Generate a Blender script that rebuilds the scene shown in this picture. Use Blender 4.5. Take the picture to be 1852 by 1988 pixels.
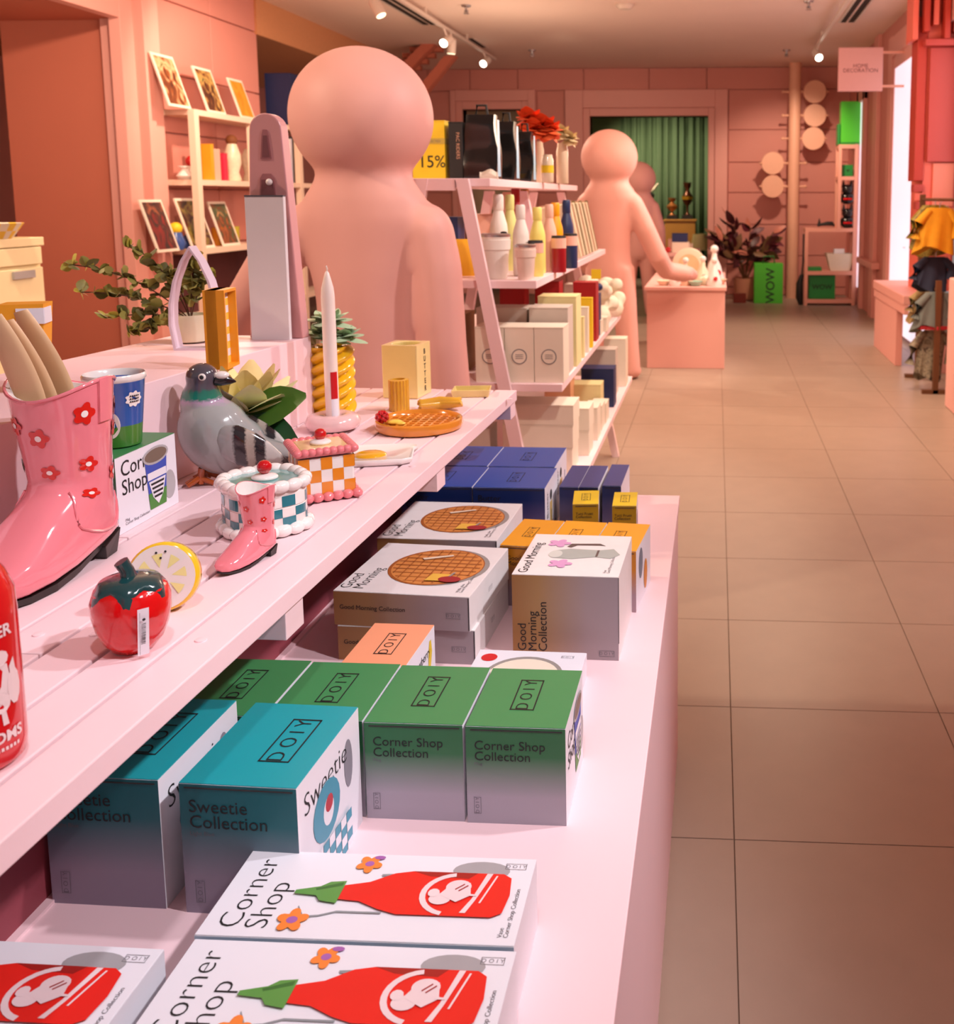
import bpy, math, random
from mathutils import Vector, Matrix
R = math.radians
random.seed(7)
sc = bpy.context.scene
for o in list(bpy.data.objects): bpy.data.objects.remove(o)
col = sc.collection

# ------------------------------------------------------------------ camera
FPX, CX, CY = 1914.0, 1286.0, 624.0           # focal length and principal point in 1852x1988 pixels
PIT, YAW, EYE = 0.125, 0.0548, 1.476
cam_d = bpy.data.cameras.new('camera'); cam = bpy.data.objects.new('camera', cam_d); col.objects.link(cam)
cam.location = (0, 0, EYE); cam.rotation_euler = (math.pi/2 - PIT, 0, YAW)
cam_d.sensor_fit = 'HORIZONTAL'; cam_d.sensor_width = 36.0
cam_d.lens = FPX/1852*36.0
cam_d.shift_x = -(CX-926)/1852; cam_d.shift_y = (CY-994)/1852
cam_d.clip_start = 0.05; cam_d.clip_end = 100
cam_d.dof.use_dof = True; cam_d.dof.focus_distance = 1.35; cam_d.dof.aperture_fstop = cam_d.lens/3.6
sc.camera = cam
sc.cycles.max_bounces = 4; sc.cycles.diffuse_bounces = 3; sc.cycles.glossy_bounces = 2; sc.cycles.transmission_bounces = 3; sc.cycles.adaptive_threshold = 0.04; sc.cycles.caustics_reflective = False; sc.cycles.caustics_refractive = False

# ------------------------------------------------------------------ world, light, exposure
w = bpy.data.worlds.new('world'); sc.world = w; w.use_nodes = True
bg = w.node_tree.nodes['Background']; bg.inputs[0].default_value = (1.0, 0.80, 0.76, 1); bg.inputs[1].default_value = 0.30
sc.view_settings.view_transform = 'Standard'; sc.view_settings.look = 'None'
sc.view_settings.exposure = 0.0; sc.view_settings.gamma = 1.0; sc.view_settings.use_curve_mapping = False
WARM = (1.0, 0.73, 0.53); MID = (1.0, 0.83, 0.70); COOL = (0.98, 0.94, 1.0)
def spot(name, loc, tgt, power, color, angle=70, blend=0.6, rad=0.06):
    d = bpy.data.lights.new(name, 'SPOT'); d.energy = power; d.color = color
    d.spot_size = R(angle); d.spot_blend = blend; d.shadow_soft_size = rad
    o = bpy.data.objects.new(name, d); col.objects.link(o); o.location = loc
    o.rotation_euler = (Vector(tgt)-Vector(loc)).to_track_quat('-Z', 'Y').to_euler()
    return o
# ceiling track lamps over the front tables (right hand track and rear tracks)
spot('front_track_and_fill', (1.45, 0.55, 3.15), (-0.55, 0.95, 0.8), 190, COOL, 48, .7)
spot('front_track_and_fill', (1.50, 1.55, 3.15), (-0.65, 1.75, 0.9), 165, COOL, 46, .7)
spot('front_track_and_fill', (-0.1, 0.2, 3.2), (-0.25, 0.95, 0.7), 60, COOL, 40, .8)
spot('front_track_and_fill', (1.45, 3.0, 3.15), (-0.9, 3.1, 1.4), 200, (1, .88, .86), 60, .7)
spot('front_track_and_fill', (-2.9, 1.6, 3.15), (-1.1, 2.8, 1.4), 220, WARM, 60, .7)
spot('front_track_and_fill', (0.35, 0.9, 3.2), (-0.85, 3.9, 1.0), 130, MID, 34, .8)  # unseen fill spot added to brighten the ladder shelf cartons
spot('track_lamp_middle', (1.30, 4.6, 3.2), (-0.7, 4.6, 0.9), 260, MID, 60, .7)
spot('track_lamp_middle', (0.2, 3.6, 3.3), (0.6, 4.8, 0.0), 150, MID, 80, .8)
spot('track_lamp_middle', (0.9, 6.2, 3.3), (0.7, 6.6, 0.0), 230, WARM, 85, .8)
spot('track_lamp_left', (-2.9, 5.2, 3.15), (-4.3, 6.8, 1.8), 210, WARM, 85, .7)
spot('track_lamp_left', (-2.9, 7.4, 3.15), (-4.4, 8.6, 1.9), 200, WARM, 85, .7)
spot('track_lamp_left', (-2.9, 3.2, 3.15), (-3.4, 4.3, 1.2), 260, WARM, 55, .7)
spot('track_lamp_far', (1.20, 8.2, 3.2), (-0.6, 8.4, 0.9), 290, MID, 50, .7)
spot('track_lamp_far', (-2.95, 9.4, 3.15), (-0.8, 8.6, 1.0), 260, WARM, 55, .7)
spot('track_lamp_far', (0.4, 10.6, 3.3), (0.3, 10.2, 0.0), 260, WARM, 85, .8)
spot('track_lamp_far', (1.0, 12.4, 3.2), (1.0, 14.9, 1.2), 200, WARM, 70, .7)
spot('track_lamp_far', (-1.8, 11.6, 3.3), (-2.2, 15.0, 1.6), 25, WARM, 85, .8)
def bulb(name, loc, power, color, rad=.25):
    d = bpy.data.lights.new(name, 'POINT'); d.energy = power; d.color = color; d.shadow_soft_size = rad
    o = bpy.data.objects.new(name, d); col.objects.link(o); o.location = loc
bulb('passage_fill', (-5.7, 5.4, 2.2), 30, WARM, .2); bulb('ceiling_fill', (-2.4, 5.6, 2.3), 85, WARM, .5); bulb('ceiling_fill', (0.4, 7.0, 2.3), 85, WARM, .5); bulb('ceiling_fill', (-2.2, 10.2, 2.3), 40, WARM, .5)  # unseen point lights added to brighten the passage and the ceiling
spot('curtain_room_lamp', (-1.6, 15.8, 3.1), (-0.8, 18.0, 1.2), 260, (1, .86, .60), 85, .7)

# ------------------------------------------------------------------ where a photographed point lies in the room
_fw = Vector((-math.sin(YAW)*math.cos(PIT), math.cos(YAW)*math.cos(PIT), -math.sin(PIT)))
_rt = Vector((math.cos(YAW), math.sin(YAW), 0)); _up = _rt.cross(_fw)
def _ray(x, y): return _fw + _rt*((x-CX)/FPX) - _up*((y-CY)/FPX)
def AZ(x, y, z): d = _ray(x, y); return Vector((0, 0, EYE)) + d*((z-EYE)/d.z)
def AY(x, y, Y): d = _ray(x, y); return Vector((0, 0, EYE)) + d*(Y/d.y)
def AX(x, y, X): d = _ray(x, y); return Vector((0, 0, EYE)) + d*(X/d.x)

# ------------------------------------------------------------------ materials
def lin(h):
    h = h.lstrip('#'); c = [int(h[i:i+2], 16)/255 for i in (0, 2, 4)]
    return tuple((v/12.92 if v <= .04045 else ((v+.055)/1.055)**2.4) for v in c) + (1.0,)
MATS = {}
def mat(name, hexc, rough=.5, var=.06, scale=30, bump=0.0, bscale=200, metal=0, coat=0, emit=0, sub=0, trans=0):
    if name in MATS: return MATS[name]
    m = bpy.data.materials.new(name); m.use_nodes = True; nt = m.node_tree; N = nt.nodes; L = nt.links
    b = N['Principled BSDF']; c = lin(hexc)
    b.inputs['Roughness'].default_value = rough; b.inputs['Metallic'].default_value = metal
    b.inputs['Coat Weight'].default_value = coat; b.inputs['Coat Roughness'].default_value = .06
    tc = N.new('ShaderNodeTexCoord'); nz = N.new('ShaderNodeTexNoise')
    nz.inputs['Scale'].default_value = scale; nz.inputs['Detail'].default_value = 3
    L.new(tc.outputs['Object'], nz.inputs['Vector'])
    mx = N.new('ShaderNodeMixRGB'); mx.inputs[1].default_value = tuple(v*(1-var) for v in c[:3])+(1,)
    mx.inputs[2].default_value = tuple(min(1, v*(1+var)) for v in c[:3])+(1,)
    L.new(nz.outputs['Fac'], mx.inputs[0]); L.new(mx.outputs[0], b.inputs['Base Color'])
    if bump:
        n2 = N.new('ShaderNodeTexNoise'); n2.inputs['Scale'].default_value = bscale; L.new(tc.outputs['Object'], n2.inputs['Vector'])
        bp = N.new('ShaderNodeBump'); bp.inputs['Strength'].default_value = bump; bp.inputs['Distance'].default_value = .002
        L.new(n2.outputs['Fac'], bp.inputs['Height']); L.new(bp.outputs[0], b.inputs['Normal'])
    if emit: b.inputs['Emission Color'].default_value = c; b.inputs['Emission Strength'].default_value = emit
    if sub: b.inputs['Subsurface Weight'].default_value = sub; b.inputs['Subsurface Radius'].default_value = (.02, .01, .006)
    if trans: b.inputs['Transmission Weight'].default_value = trans; b.inputs['IOR'].default_value = 1.3
    MATS[name] = m; return m
def ramp(name, stops, axis='Z', rough=.45, coat=0, noise=0.0, nscale=40, coord='Generated', const=False):
    """printed or glazed colour that changes along one axis of the thing itself"""
    if name in MATS: return MATS[name]
    m = bpy.data.materials.new(name); m.use_nodes = True; nt = m.node_tree; N = nt.nodes; L = nt.links
    b = N['Principled BSDF']; b.inputs['Roughness'].default_value = rough; b.inputs['Coat Weight'].default_value = coat
    b.inputs['Coat Roughness'].default_value = .05
    tc = N.new('ShaderNodeTexCoord'); sp = N.new('ShaderNodeSeparateXYZ'); L.new(tc.outputs[coord], sp.inputs[0])
    out = sp.outputs[axis]
    if noise:
        nz = N.new('ShaderNodeTexNoise'); nz.inputs['Scale'].default_value = nscale; L.new(tc.outputs['Object'], nz.inputs['Vector'])
        ma = N.new('ShaderNodeMath'); ma.operation = 'MULTIPLY_ADD'; L.new(nz.outputs['Fac'], ma.inputs[0]); ma.inputs[1].default_value = noise; L.new(out, ma.inputs[2]); out = ma.outputs[0]
    cr = N.new('ShaderNodeValToRGB'); L.new(out, cr.inputs[0]); el = cr.color_ramp.elements
    if const: cr.color_ramp.interpolation = 'CONSTANT'
    el[0].position, el[0].color = stops[0][0], lin(stops[0][1]); el[1].position, el[1].color = stops[-1][0], lin(stops[-1][1])
    for p, h in stops[1:-1]: e = el.new(p); e.color = lin(h)
    L.new(cr.outputs[0], b.inputs['Base Color']); MATS[name] = m; return m
def painting(name, cols, scale=9, rough=.5):
    """a small colour print: patches of a few colours"""
    if name in MATS: return MATS[name]
    m = bpy.data.materials.new(name); m.use_nodes = True; nt = m.node_tree; N = nt.nodes; L = nt.links
    b = N['Principled BSDF']; b.inputs['Roughness'].default_value = rough
    tc = N.new('ShaderNodeTexCoord'); nz = N.new('ShaderNodeTexNoise'); nz.inputs['Scale'].default_value = scale; nz.inputs['Detail'].default_value = 2; nz.inputs['Distortion'].default_value = 1.2
    L.new(tc.outputs['Object'], nz.inputs['Vector']); cr = N.new('ShaderNodeValToRGB'); L.new(nz.outputs['Fac'], cr.inputs[0])
    el = cr.color_ramp.elements; n = len(cols)
    el[0].position, el[0].color = .32, lin(cols[0]); el[1].position, el[1].color = .68, lin(cols[-1])
    for i, h in enumerate(cols[1:-1]): e = el.new(.32+.36*(i+1)/(n-1)); e.color = lin(h)
    L.new(cr.outputs[0], b.inputs['Base Color']); MATS[name] = m; return m
PINK = mat('pink_paint', '#FAD6DA', .45, .02, 6, .05, 60)
PINKS = mat('pink_slat_paint', '#FCDCE0', .42, .03, 8, .08, 90)
WALLP = mat('pink_wall_paint', '#DB9286', .6, .03, 3)
WALLD = mat('terracotta_wall_paint', '#C9735C', .7, .03, 3)
CEIL = mat('peach_ceiling_paint', '#F7DECF', .8, .03, 2)
TRIM = mat('pink_trim_paint', '#EDABA0', .5, .02, 5)
STATUE = mat('satin_pink_lacquer', '#ECB1A8', .55, .015, 4)
COUNTERP = mat('salmon_pink_laminate', '#EDB4AB', .5, .02, 4)
FLOORT = mat('beige_stone_tile', '#A59181', .40, .08, 7, .04, 40)
GROUT = mat('brown_grout', '#8E7564', .9, .1, 20)
WHITE = mat('white_card', '#EDEBF2', .5, .02, 20)
CREAM = mat('cream_card', '#F0E4D0', .5, .03, 20)
INK = mat('black_ink', '#1B1A1D', .6, .02)
GREYINK = mat('grey_ink', '#6A6870', .6, .02)
RED = mat('red_glaze', '#D8131B', .12, .05, 40, coat=.6)
BLACK = mat('black_gloss', '#131112', .18, .05, coat=.3)
BLACKM = mat('black_matte', '#1C1918', .6, .05)
STEEL = mat('grey_steel', '#B9B6B8', .3, .03, metal=.9)
YEL = mat('yellow_glaze', '#F5BE1E', .15, .05, 30, coat=.6)
CERW = mat('white_glaze', '#F3EBE6', .14, .03, 30, coat=.6)

# ------------------------------------------------------------------ mesh helpers
class MB:
    def __init__(s): s.v = []; s.f = []; s.m = []; s.i = 0
    def add(s, vs, fs, M=None):
        n = len(s.v)
        for p in vs: s.v.append(tuple((M @ Vector(p)) if M else p))
        for f in fs: s.f.append(tuple(n+k for k in f)); s.m.append(s.i)
        return s
    def mi(s, i): s.i = i; return s
    def box(s, x0, x1, y0, y1, z0, z1, M=None):
        return s.add([(x0,y0,z0),(x1,y0,z0),(x1,y1,z0),(x0,y1,z0),(x0,y0,z1),(x1,y0,z1),(x1,y1,z1),(x0,y1,z1)],
                     [(3,2,1,0),(4,5,6,7),(0,1,5,4),(1,2,6,5),(2,3,7,6),(3,0,4,7)], M)
    def prism(s, pts, a, b, ax='y', M=None):
        """polygon pts in the plane across ax, extruded from a to b along ax"""
        def P(u, v, t): return {'y': (u, t, v), 'x': (t, u, v), 'z': (u, v, t)}[ax]
        n = len(pts); vs = [P(u, v, a) for u, v in pts]+[P(u, v, b) for u, v in pts]
        fs = [tuple(range(n)), tuple(range(2*n-1, n-1, -1))]+[(k, k+n, (k+1) % n+n, (k+1) % n) for k in range(n)]
        return s.add(vs, fs, M)
    def poly(s, pts, M=None): return s.add(pts, [tuple(range(len(pts)))], M)
    def loft(s, rings, cap0=True, cap1=True, M=None):
        n = len(rings[0]); vs = [p for r in rings for p in r]; fs = []
        for j in range(len(rings)-1):
            for k in range(n): fs.append((j*n+k, j*n+(k+1) % n, (j+1)*n+(k+1) % n, (j+1)*n+k))
        if cap0: fs.append(tuple(range(n-1, -1, -1)))
        if cap1: fs.append(tuple((len(rings)-1)*n+k for k in range(n)))
        return s.add(vs, fs, M)
    def lathe(s, prof, n=32, c=(0,0,0), M=None, caps=True):
        rings = [[(c[0]+r*math.cos(2*math.pi*k/n), c[1]+r*math.sin(2*math.pi*k/n), c[2]+z) for k in range(n)] for r, z in prof]
        return s.loft(rings, caps, caps, M)
    def tube(s, path, rad, n=8, M=None):
        path = [Vector(p) for p in path]; rads = rad if isinstance(rad, (list, tuple)) else [rad]*len(path); rings = []
        up = Vector((0, 0, 1))
        for i, p in enumerate(path):
            t = (path[min(i+1, len(path)-1)]-path[max(i-1, 0)]).normalized()
            a = t.cross(up if abs(t.dot(up)) < .95 else Vector((1, 0, 0))).normalized(); b = t.cross(a)
            rings.append([tuple(p+(a*math.cos(2*math.pi*k/n)+b*math.sin(2*math.pi*k/n))*rads[i]) for k in range(n)])
        return s.loft(rings, M=M)
    def ell(s, c, r, nu=20, nv=12, M=None):
        if not isinstance(r, (list, tuple)): r = (r, r, r)
        vs = [(c[0], c[1], c[2]-r[2])]; fs = []
        for j in range(1, nv):
            ph = -math.pi/2+math.pi*j/nv
            for k in range(nu):
                th = 2*math.pi*k/nu; vs.append((c[0]+r[0]*math.cos(ph)*math.cos(th), c[1]+r[1]*math.cos(ph)*math.sin(th), c[2]+r[2]*math.sin(ph)))
        vs.append((c[0], c[1], c[2]+r[2])); e = len(vs)-1
        for k in range(nu): fs.append((0, 1+(k+1) % nu, 1+k)); fs.append((e, e-nu+k, e-nu+(k+1) % nu))
        for j in range(nv-2):
            for k in range(nu): a = 1+j*nu; fs.append((a+k, a+(k+1) % nu, a+nu+(k+1) % nu, a+nu+k))
        return s.add(vs, fs, M)
    def mesh(s, name, mats, smooth=None):
        me = bpy.data.meshes.new(name); me.from_pydata(s.v, [], s.f)
        for m in (mats if isinstance(mats, (list, tuple)) else [mats]): me.materials.append(m)
        me.polygons.foreach_set('material_index', s.m); me.update()
        if smooth is not None:
            me.shade_smooth(); me.set_sharp_from_angle(angle=R(smooth))
        return me
    def build(s, name, mats, parent=None, loc=(0,0,0), rot=(0,0,0), smooth=None, bevel=0, seg=2):
        return obj(name, s.mesh(name, mats, smooth), parent, loc, rot, bevel, seg)
def obj(name, me, parent=None, loc=(0,0,0), rot=(0,0,0), bevel=0, seg=2):
    o = bpy.data.objects.new(name, me); col.objects.link(o); o.location = loc; o.rotation_euler = rot
    if parent: o.parent = parent
    if bevel:
        b = o.modifiers.new('bevel', 'BEVEL'); b.width = bevel; b.segments = seg; b.limit_method = 'ANGLE'; b.angle_limit = R(35)
    return o
def tag(o, label=None, cat=None, group=None, kind=None):
    if label: o['label'] = label
    if cat: o['category'] = cat
    if group: o['group'] = group
    if kind: o['kind'] = kind
    return o
def thing(name, label, cat, loc=(0,0,0), rz=0, group=None):
    o = bpy.data.objects.new(name, None); col.objects.link(o); o.location = loc; o.rotation_euler = (0, 0, rz); o.empty_display_size = .05
    return tag(o, label, cat, group)
def struct(o): o['kind'] = 'structure'; return o
def copy_tree(o, parent=None):
    c = o.copy(); col.objects.link(c); c.parent = parent
    for ch in list(o.children): copy_tree(ch, c)
    return c
def remesh(o, vox, it=6):
    m = o.modifiers.new('skin', 'REMESH'); m.mode = 'VOXEL'; m.voxel_size = vox; m.use_smooth_shade = True
    k = o.modifiers.new('smooth', 'SMOOTH'); k.iterations = it; k.factor = .5
_txt = {}
def text_mesh(s, size, align='CENTER', bold=0.0):
    k = (s, size, align, bold)
    if k not in _txt:
        cu = bpy.data.curves.new('lettering', 'FONT'); cu.body = s; cu.size = size; cu.align_x = align; cu.align_y = 'CENTER'
        cu.resolution_u = 3; cu.offset = bold; cu.space_line = .85
        t = bpy.data.objects.new('tmp', cu); col.objects.link(t); dg = bpy.context.evaluated_depsgraph_get()
        me = bpy.data.meshes.new_from_object(t.evaluated_get(dg)); bpy.data.objects.remove(t); me.name = 'lettering'; _txt[k] = me
    return _txt[k]
_txtm = {}
def text(s, size, mt, parent, M, name='lettering', align='CENTER', bold=0.0):
    k = (s, size, align, bold, mt.name)
    if k not in _txtm:
        me = text_mesh(s, size, align, bold).copy(); me.materials.clear(); me.materials.append(mt); _txtm[k] = me
    o = bpy.data.objects.new(name, _txtm[k]); col.objects.link(o); o.parent = parent; o.matrix_local = M; return o
def frameM(origin, x, y):
    x = Vector(x).normalized(); y = Vector(y).normalized(); z = x.cross(y)
    return Matrix(((x.x, y.x, z.x, origin[0]), (x.y, y.y, z.y, origin[1]), (x.z, y.z, z.z, origin[2]), (0, 0, 0, 1)))
def flat(mats, layers, parent, M, name='printed_picture'):
    """flat print: layers of (material index, [(x,y),...]) stacked a hair apart"""
    b = MB()
    for k, (i, pts) in enumerate(layers): b.mi(i).poly([(x, y, .00012*k) for x, y in pts])
    o = b.build(name, mats, parent); o.matrix_local = M; return o
def circ(cx, cy, rx, ry=None, n=20, a0=0): ry = ry or rx; return [(cx+rx*math.cos(a0+2*math.pi*k/n), cy+ry*math.sin(a0+2*math.pi*k/n)) for k in range(n)]
def frame_layers(i, x0, x1, y0, y1, t):
    return [(i, [(x0,y0),(x1,y0),(x1,y0+t),(x0,y0+t)]), (i, [(x0,y1-t),(x1,y1-t),(x1,y1),(x0,y1)]), (i, [(x0,y0),(x0+t,y0),(x0+t,y1),(x0,y1)]), (i, [(x1-t,y0),(x1,y0),(x1,y1),(x1-t,y1)])]
def bx(name, x0, x1, y0, y1, z0, z1, m, parent=None, bevel=0):
    return MB().box(x0, x1, y0, y1, z0, z1).build(name, m, parent, bevel=bevel)

# ================================================================== the setting
FAR = 15.04; CH = 3.40; XR = 1.95; XL = -4.49
fl = struct(bx('floor', -9, 3.2, -1.5, 19.5, -.06, -.004, GROUT))
tile_me = MB().box(-.2985, .2985, -.2985, .2985, -.0035, 0).mesh('tile', FLOORT)
for i in range(-4, 4):
    for j in range(-3, 23):
        t = obj('tile', tile_me, fl, (.05+.3+.6*i, 2.123+.3+.6*j, 0)); t.rotation_euler.z = random.choice((0, math.pi/2, math.pi))
struct(bx('ceiling', -9, 3.2, -1.5, 19.5, CH, CH+.1, CEIL))
# far wall: plain wall behind separate boards, two framed openings
b = MB()
for x0, x1, z0, z1 in [(-9, -3.86, 0, CH), (-3.86, -2.95, 2.80, CH), (-2.95, -1.92, 0, CH), (-1.92, -.138, 2.69, CH), (-.138, 3.0, 0, CH)]:
    b.box(x0, x1, FAR+.03, FAR+.25, z0, z1)
wb = struct(b.build('wall_back', WALLP))
zs = [AY(1450, y, FAR).z for y in (174, 252, 315, 374, 436, 496, 557)]+[0]
def panel(x0, x1, z0, z1, parent=wb, y=FAR): return MB().box(x0+.006, x1-.006, y, y+.03, z0+.006, z1-.006).build('panel', WALLP, parent, bevel=.004, seg=1)
tx = [AY(x, 150, FAR).x for x in (640, 740, 830, 912, 1005, 1133, 1260, 1372, 1545)]+[2.4]
for a_, c_ in zip(tx, tx[1:]): panel(a_, c_, zs[0], CH)
for a_, c_ in zip(zs, zs[1:]): panel(.16, 1.13, c_, a_); panel(1.13, 2.4, c_, a_)
for a_, c_ in zip(zs, zs[1:]): panel(-2.72, -2.30, c_, a_); panel(-5.4, -4.05, c_, a_)
def doorframe(name, x0, x1, zt, wl, wr, wt, y=FAR):
    b = MB()
    b.box(x0-wl, x0-.10, y-.05, y+.03, 0, zt+wt); b.box(x1+.10, x1+wr, y-.05, y+.03, 0, zt+wt); b.box(x0-.10, x1+.10, y-.05, y+.03, zt+.12, zt+wt)
    b.box(x0-.10, x0, y-.02, y+.25, 0, zt+.12); b.box(x1, x1+.10, y-.02, y+.25, 0, zt+.12); b.box(x0, x1, y-.02, y+.25, zt, zt+.12)
    return struct(b.build(name, TRIM, bevel=.008))
doorframe('trim_1', -1.92, -.138, 2.69, .37, .29, .385)
doorframe('trim_2', -3.86, -2.95, 2.80, .18, .21, .285)
# room behind the curtain opening, and the lit room behind the other door
GRN = mat('green_curtain_cloth', '#6C8260', .8, .08, 8); GRNW = mat('green_wall_paint', '#7E9468', .8, .03, 3)
b = MB(); n = 120
ring0 = []; ring1 = []
for k in range(n+1):
    x = -1.75+2.3*k/n; y = 18.0+.07*math.sin(k*.82)+.03*math.sin(k*2.1); ring0.append((x, y, .02)); ring1.append((x+.01*math.sin(k), y+.02, 3.0))
b.add(ring0+ring1, [(k, k+1, n+2+k, n+1+k) for k in range(n)])
cu = b.build('curtain', GRN, smooth=80); so = cu.modifiers.new('thick', 'SOLIDIFY'); so.thickness = .01
tag(cu, 'green pleated curtain filling the back of the far doorway', 'curtain')
struct(bx('wall_curtain_room', -3.0, 2.0, 18.2, 18.3, 0, 3.4, GRNW)); struct(bx('wall_curtain_room_left', -2.75, -2.6, 15.3, 18.2, 0, 3.4, GRNW)); struct(bx('wall_curtain_room_right', .75, .85, 15.3, 18.2, 0, 3.4, GRNW))
struct(bx('wall_lit_room', -6.5, -2.85, 16.6, 16.7, 0, 3.4, mat('cream_lit_wall', '#F0D8B8', .8)))
# left wall: boards, the thick framed passage and its terracotta side
b = MB(); b.box(XL-.35, XL-.03, 7.47, 9.62, 0, CH); b.box(XL-.35, XL-.03, -1, 7.47, 2.82, CH); b.box(XL-.35, XL-.03, -1, 3.0, 0, 2.82)
wl = struct(b.build('wall_left', WALLP))
for a_, c_ in zip([CH]+zs, zs):
    for y0, y1 in ((7.82, 8.75), (8.75, 9.65)): MB().box(XL-.03, XL, y0+.006, y1-.006, c_+.006, a_-.006).build('panel', WALLP, wl, bevel=.004, seg=1)
b = MB(); b.box(XL-.03, XL+.06, 7.30, 7.46, 0, 2.95); b.box(XL-.03, XL+.11, 7.52, 7.62, 0, 3.12); b.box(XL-.03, XL+.07, 7.62, 7.80, 0, 3.12)
b.box(XL-.03, XL+.06, 3, 7.298, 2.80, 2.95); b.box(XL-.03, XL+.11, 3, 7.518, 3.02, 3.12); b.box(XL-.16, XL-.03, 7.40, 7.47, 0, 2.82); b.box(XL-.03, XL+.03, 7.46, 7.52, 0, 3.02); b.box(XL-.03, XL+.031, 3, 7.458, 2.951, 3.019)
b.box(XL-.028, XL+.05, 7.38, 7.66, 2.97, 3.11)
struct(b.build('trim_3', TRIM, bevel=.004))
struct(bx('wall_passage', -5.47, XL-.16, 7.455, 7.60, 0, 2.83, WALLD)); struct(bx('ceiling_passage', -7.5, XL-.02, 2.5, 7.6, 2.812, 2.9, WALLD))
struct(bx('wall_passage_end', -8.1, -8.0, 2, 12, 0, CH, WALLP))
# soffit and stair beams beyond the end of the left wall
struct(bx('ceiling_soffit', -9, XL+.02, 9.62, 14.2, 3.05, CH, mat('amber_lit_soffit', '#D99A6C', .8)))  # soffit's amber colour stands in for warm light falling on it
b = MB()
for (x0, y0), (x1, y1), wd in (((845, 84), (770, 160), 26), ((884, 108), (826, 180), 22)):
    P4 = [AY(x0-wd, y0, 12.6), AY(x0, y0, 12.6), AY(x1, y1, 12.6), AY(x1-wd, y1, 12.6)]; b.add([tuple(p) for p in P4]+[(p.x, p.y+.15, p.z) for p in P4], [(0,1,2,3),(7,6,5,4),(0,4,5,1),(1,5,6,2),(2,6,7,3),(3,7,4,0)])
for k in range(4): p = AY(745+k*14, 128-k*12, 12.6); b.box(p.x, p.x+.42, 12.76, 12.86, p.z-.03, p.z+.03)
struct(b.build('trim_4', WALLD))
# right wall with its windows
DAY = mat('daylight_window_pane', '#EDE6F4', .3, .01, emit=.9)
struct(bx('wall_right', XR, XR+.2, 11.0, FAR+.1, 0, CH, WALLP)); struct(bx('wall_right_upper', XR, XR+.2, -1, 11.0, 2.95, CH, WALLP)); struct(bx('wall_right_near', XR+.1, XR+.3, -1, 7.6, 0, 2.95, mat('salmon_wall_paint', '#E8917C', .6)))
struct(bx('wall_right_lower', XR+.05, XR+.2, 7.6, 11.0, 0, .06, WALLP))
w1 = struct(bx('window_1', XR-.03, XR-.015, 9.0, 11.06, .06, 2.86, DAY)); b = MB(); b.box(XR-.045, XR+.10, 11.06, 11.12, 0, 2.98); b.box(XR-.06, XR+.10, 11.12, 11.35, 0, 3.22); b.box(XR-.043, XR+.118, 9, 11.05, 2.86, 3.01); b.box(XR-.058, XR+.098, 9, 11.34, 2.99, 3.21)
struct(b.build('trim_5', TRIM, bevel=.008))
w2 = struct(bx('window_2', XR-.012, XR-.002, 13.35, 13.75, .25, 2.75, DAY)); b = MB(); b.box(XR-.05, XR, 13.2, 13.35, 0, 2.9); b.box(XR-.05, XR, 13.75, 13.9, 0, 2.9); b.box(XR-.05, XR, 13.2, 13.9, 2.75, 2.9); b.box(XR-.05, XR, 12.15, 12.45, 0, CH)
struct(b.build('trim_6', TRIM, bevel=.006))
struct(bx('trim_7', XR-.10, XR, 11.9, 13.2, .62, .70, TRIM, bevel=.01))
w3 = struct(bx('window_3', XR+.07, XR+.08, 7.65, 8.55, 1.45, 2.95, DAY))
# red carved pilaster, with the stacked blocks down its left edge
RP = mat('coral_red_panel', '#B9453F', .5, .02, 4); RD = mat('deep_red_panel', '#B93A2C', .5, .03, 4); SAL = mat('salmon_panel', '#E9705F', .5, .02, 4); LSAL = mat('light_salmon_panel', '#EE8A75', .5, .02, 4)
p = thing('carved_pilaster', 'tall coral red carved pilaster with stacked blocks at the right edge', 'pilaster', (1.80, 8.75, 0))
bx('core', -.02, .26, 0, .5, .66, CH-.02, SAL, p); bx('upper_panel', .0, .24, -.06, 0, 1.78, 2.74, RP, p, .006); bx('side_panel', -.10, -.02, -.02, .25, 1.62, 3.0, RD, p, .006)
bx('light_panel', .06, .24, -.03, 0, 1.40, 1.77, LSAL, p, .004); bx('lower_panel', .04, .24, -.03, 0, .86, 1.38, SAL, p, .004)
for k, z in enumerate((1.20, 1.05)): bx('cross_bar', .04, .24, -.05, -.03, z, z+.03, RP, p)
for k in range(9): o = bx('block', -.10+.012*k, -.015, -.03, .10, 1.60-.075*(k+1), 1.60-.075*k-.012, (RP, SAL)[k % 2], p, .004)
for k in range(6): o = bx('hanging_fin', -.16+.085*k, -.115+.085*k, -.10-.05*(k % 2), .2, 2.80+.06*(k % 3), CH-.01, (SAL, RD)[k % 2], p, .004)
bx('head_moulding', -.06, .30, -.14, .1, 2.745, 2.80, RP, p, .01)
tb = MB().tube([(1.99, 8.3, 1.44), (1.99, 8.3, 2.76)], .018, 10).build('tube_lamp', mat('white_tube_light', '#FFF6F4', .3, 0, emit=6)); tag(tb, 'white vertical tube lamp beside the red pilaster', 'lamp')
lb = thing('wall_bench', 'pink wooden ledge bench below the red pilaster', 'bench', (1.78, 9.2, 0))
bx('seat_board', -.22, .2, -.9, .7, .58, .66, TRIM, lb, .008); bx('panel', -.20, -.14, -.5, .68, .0, .58, TRIM, lb, .004); bx('apron', -.21, -.17, -.9, .7, .50, .58, TRIM, lb, .004); bx('panel', .05, .2, -.85, -.5, 0, .58, COUNTERP, lb)
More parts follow.
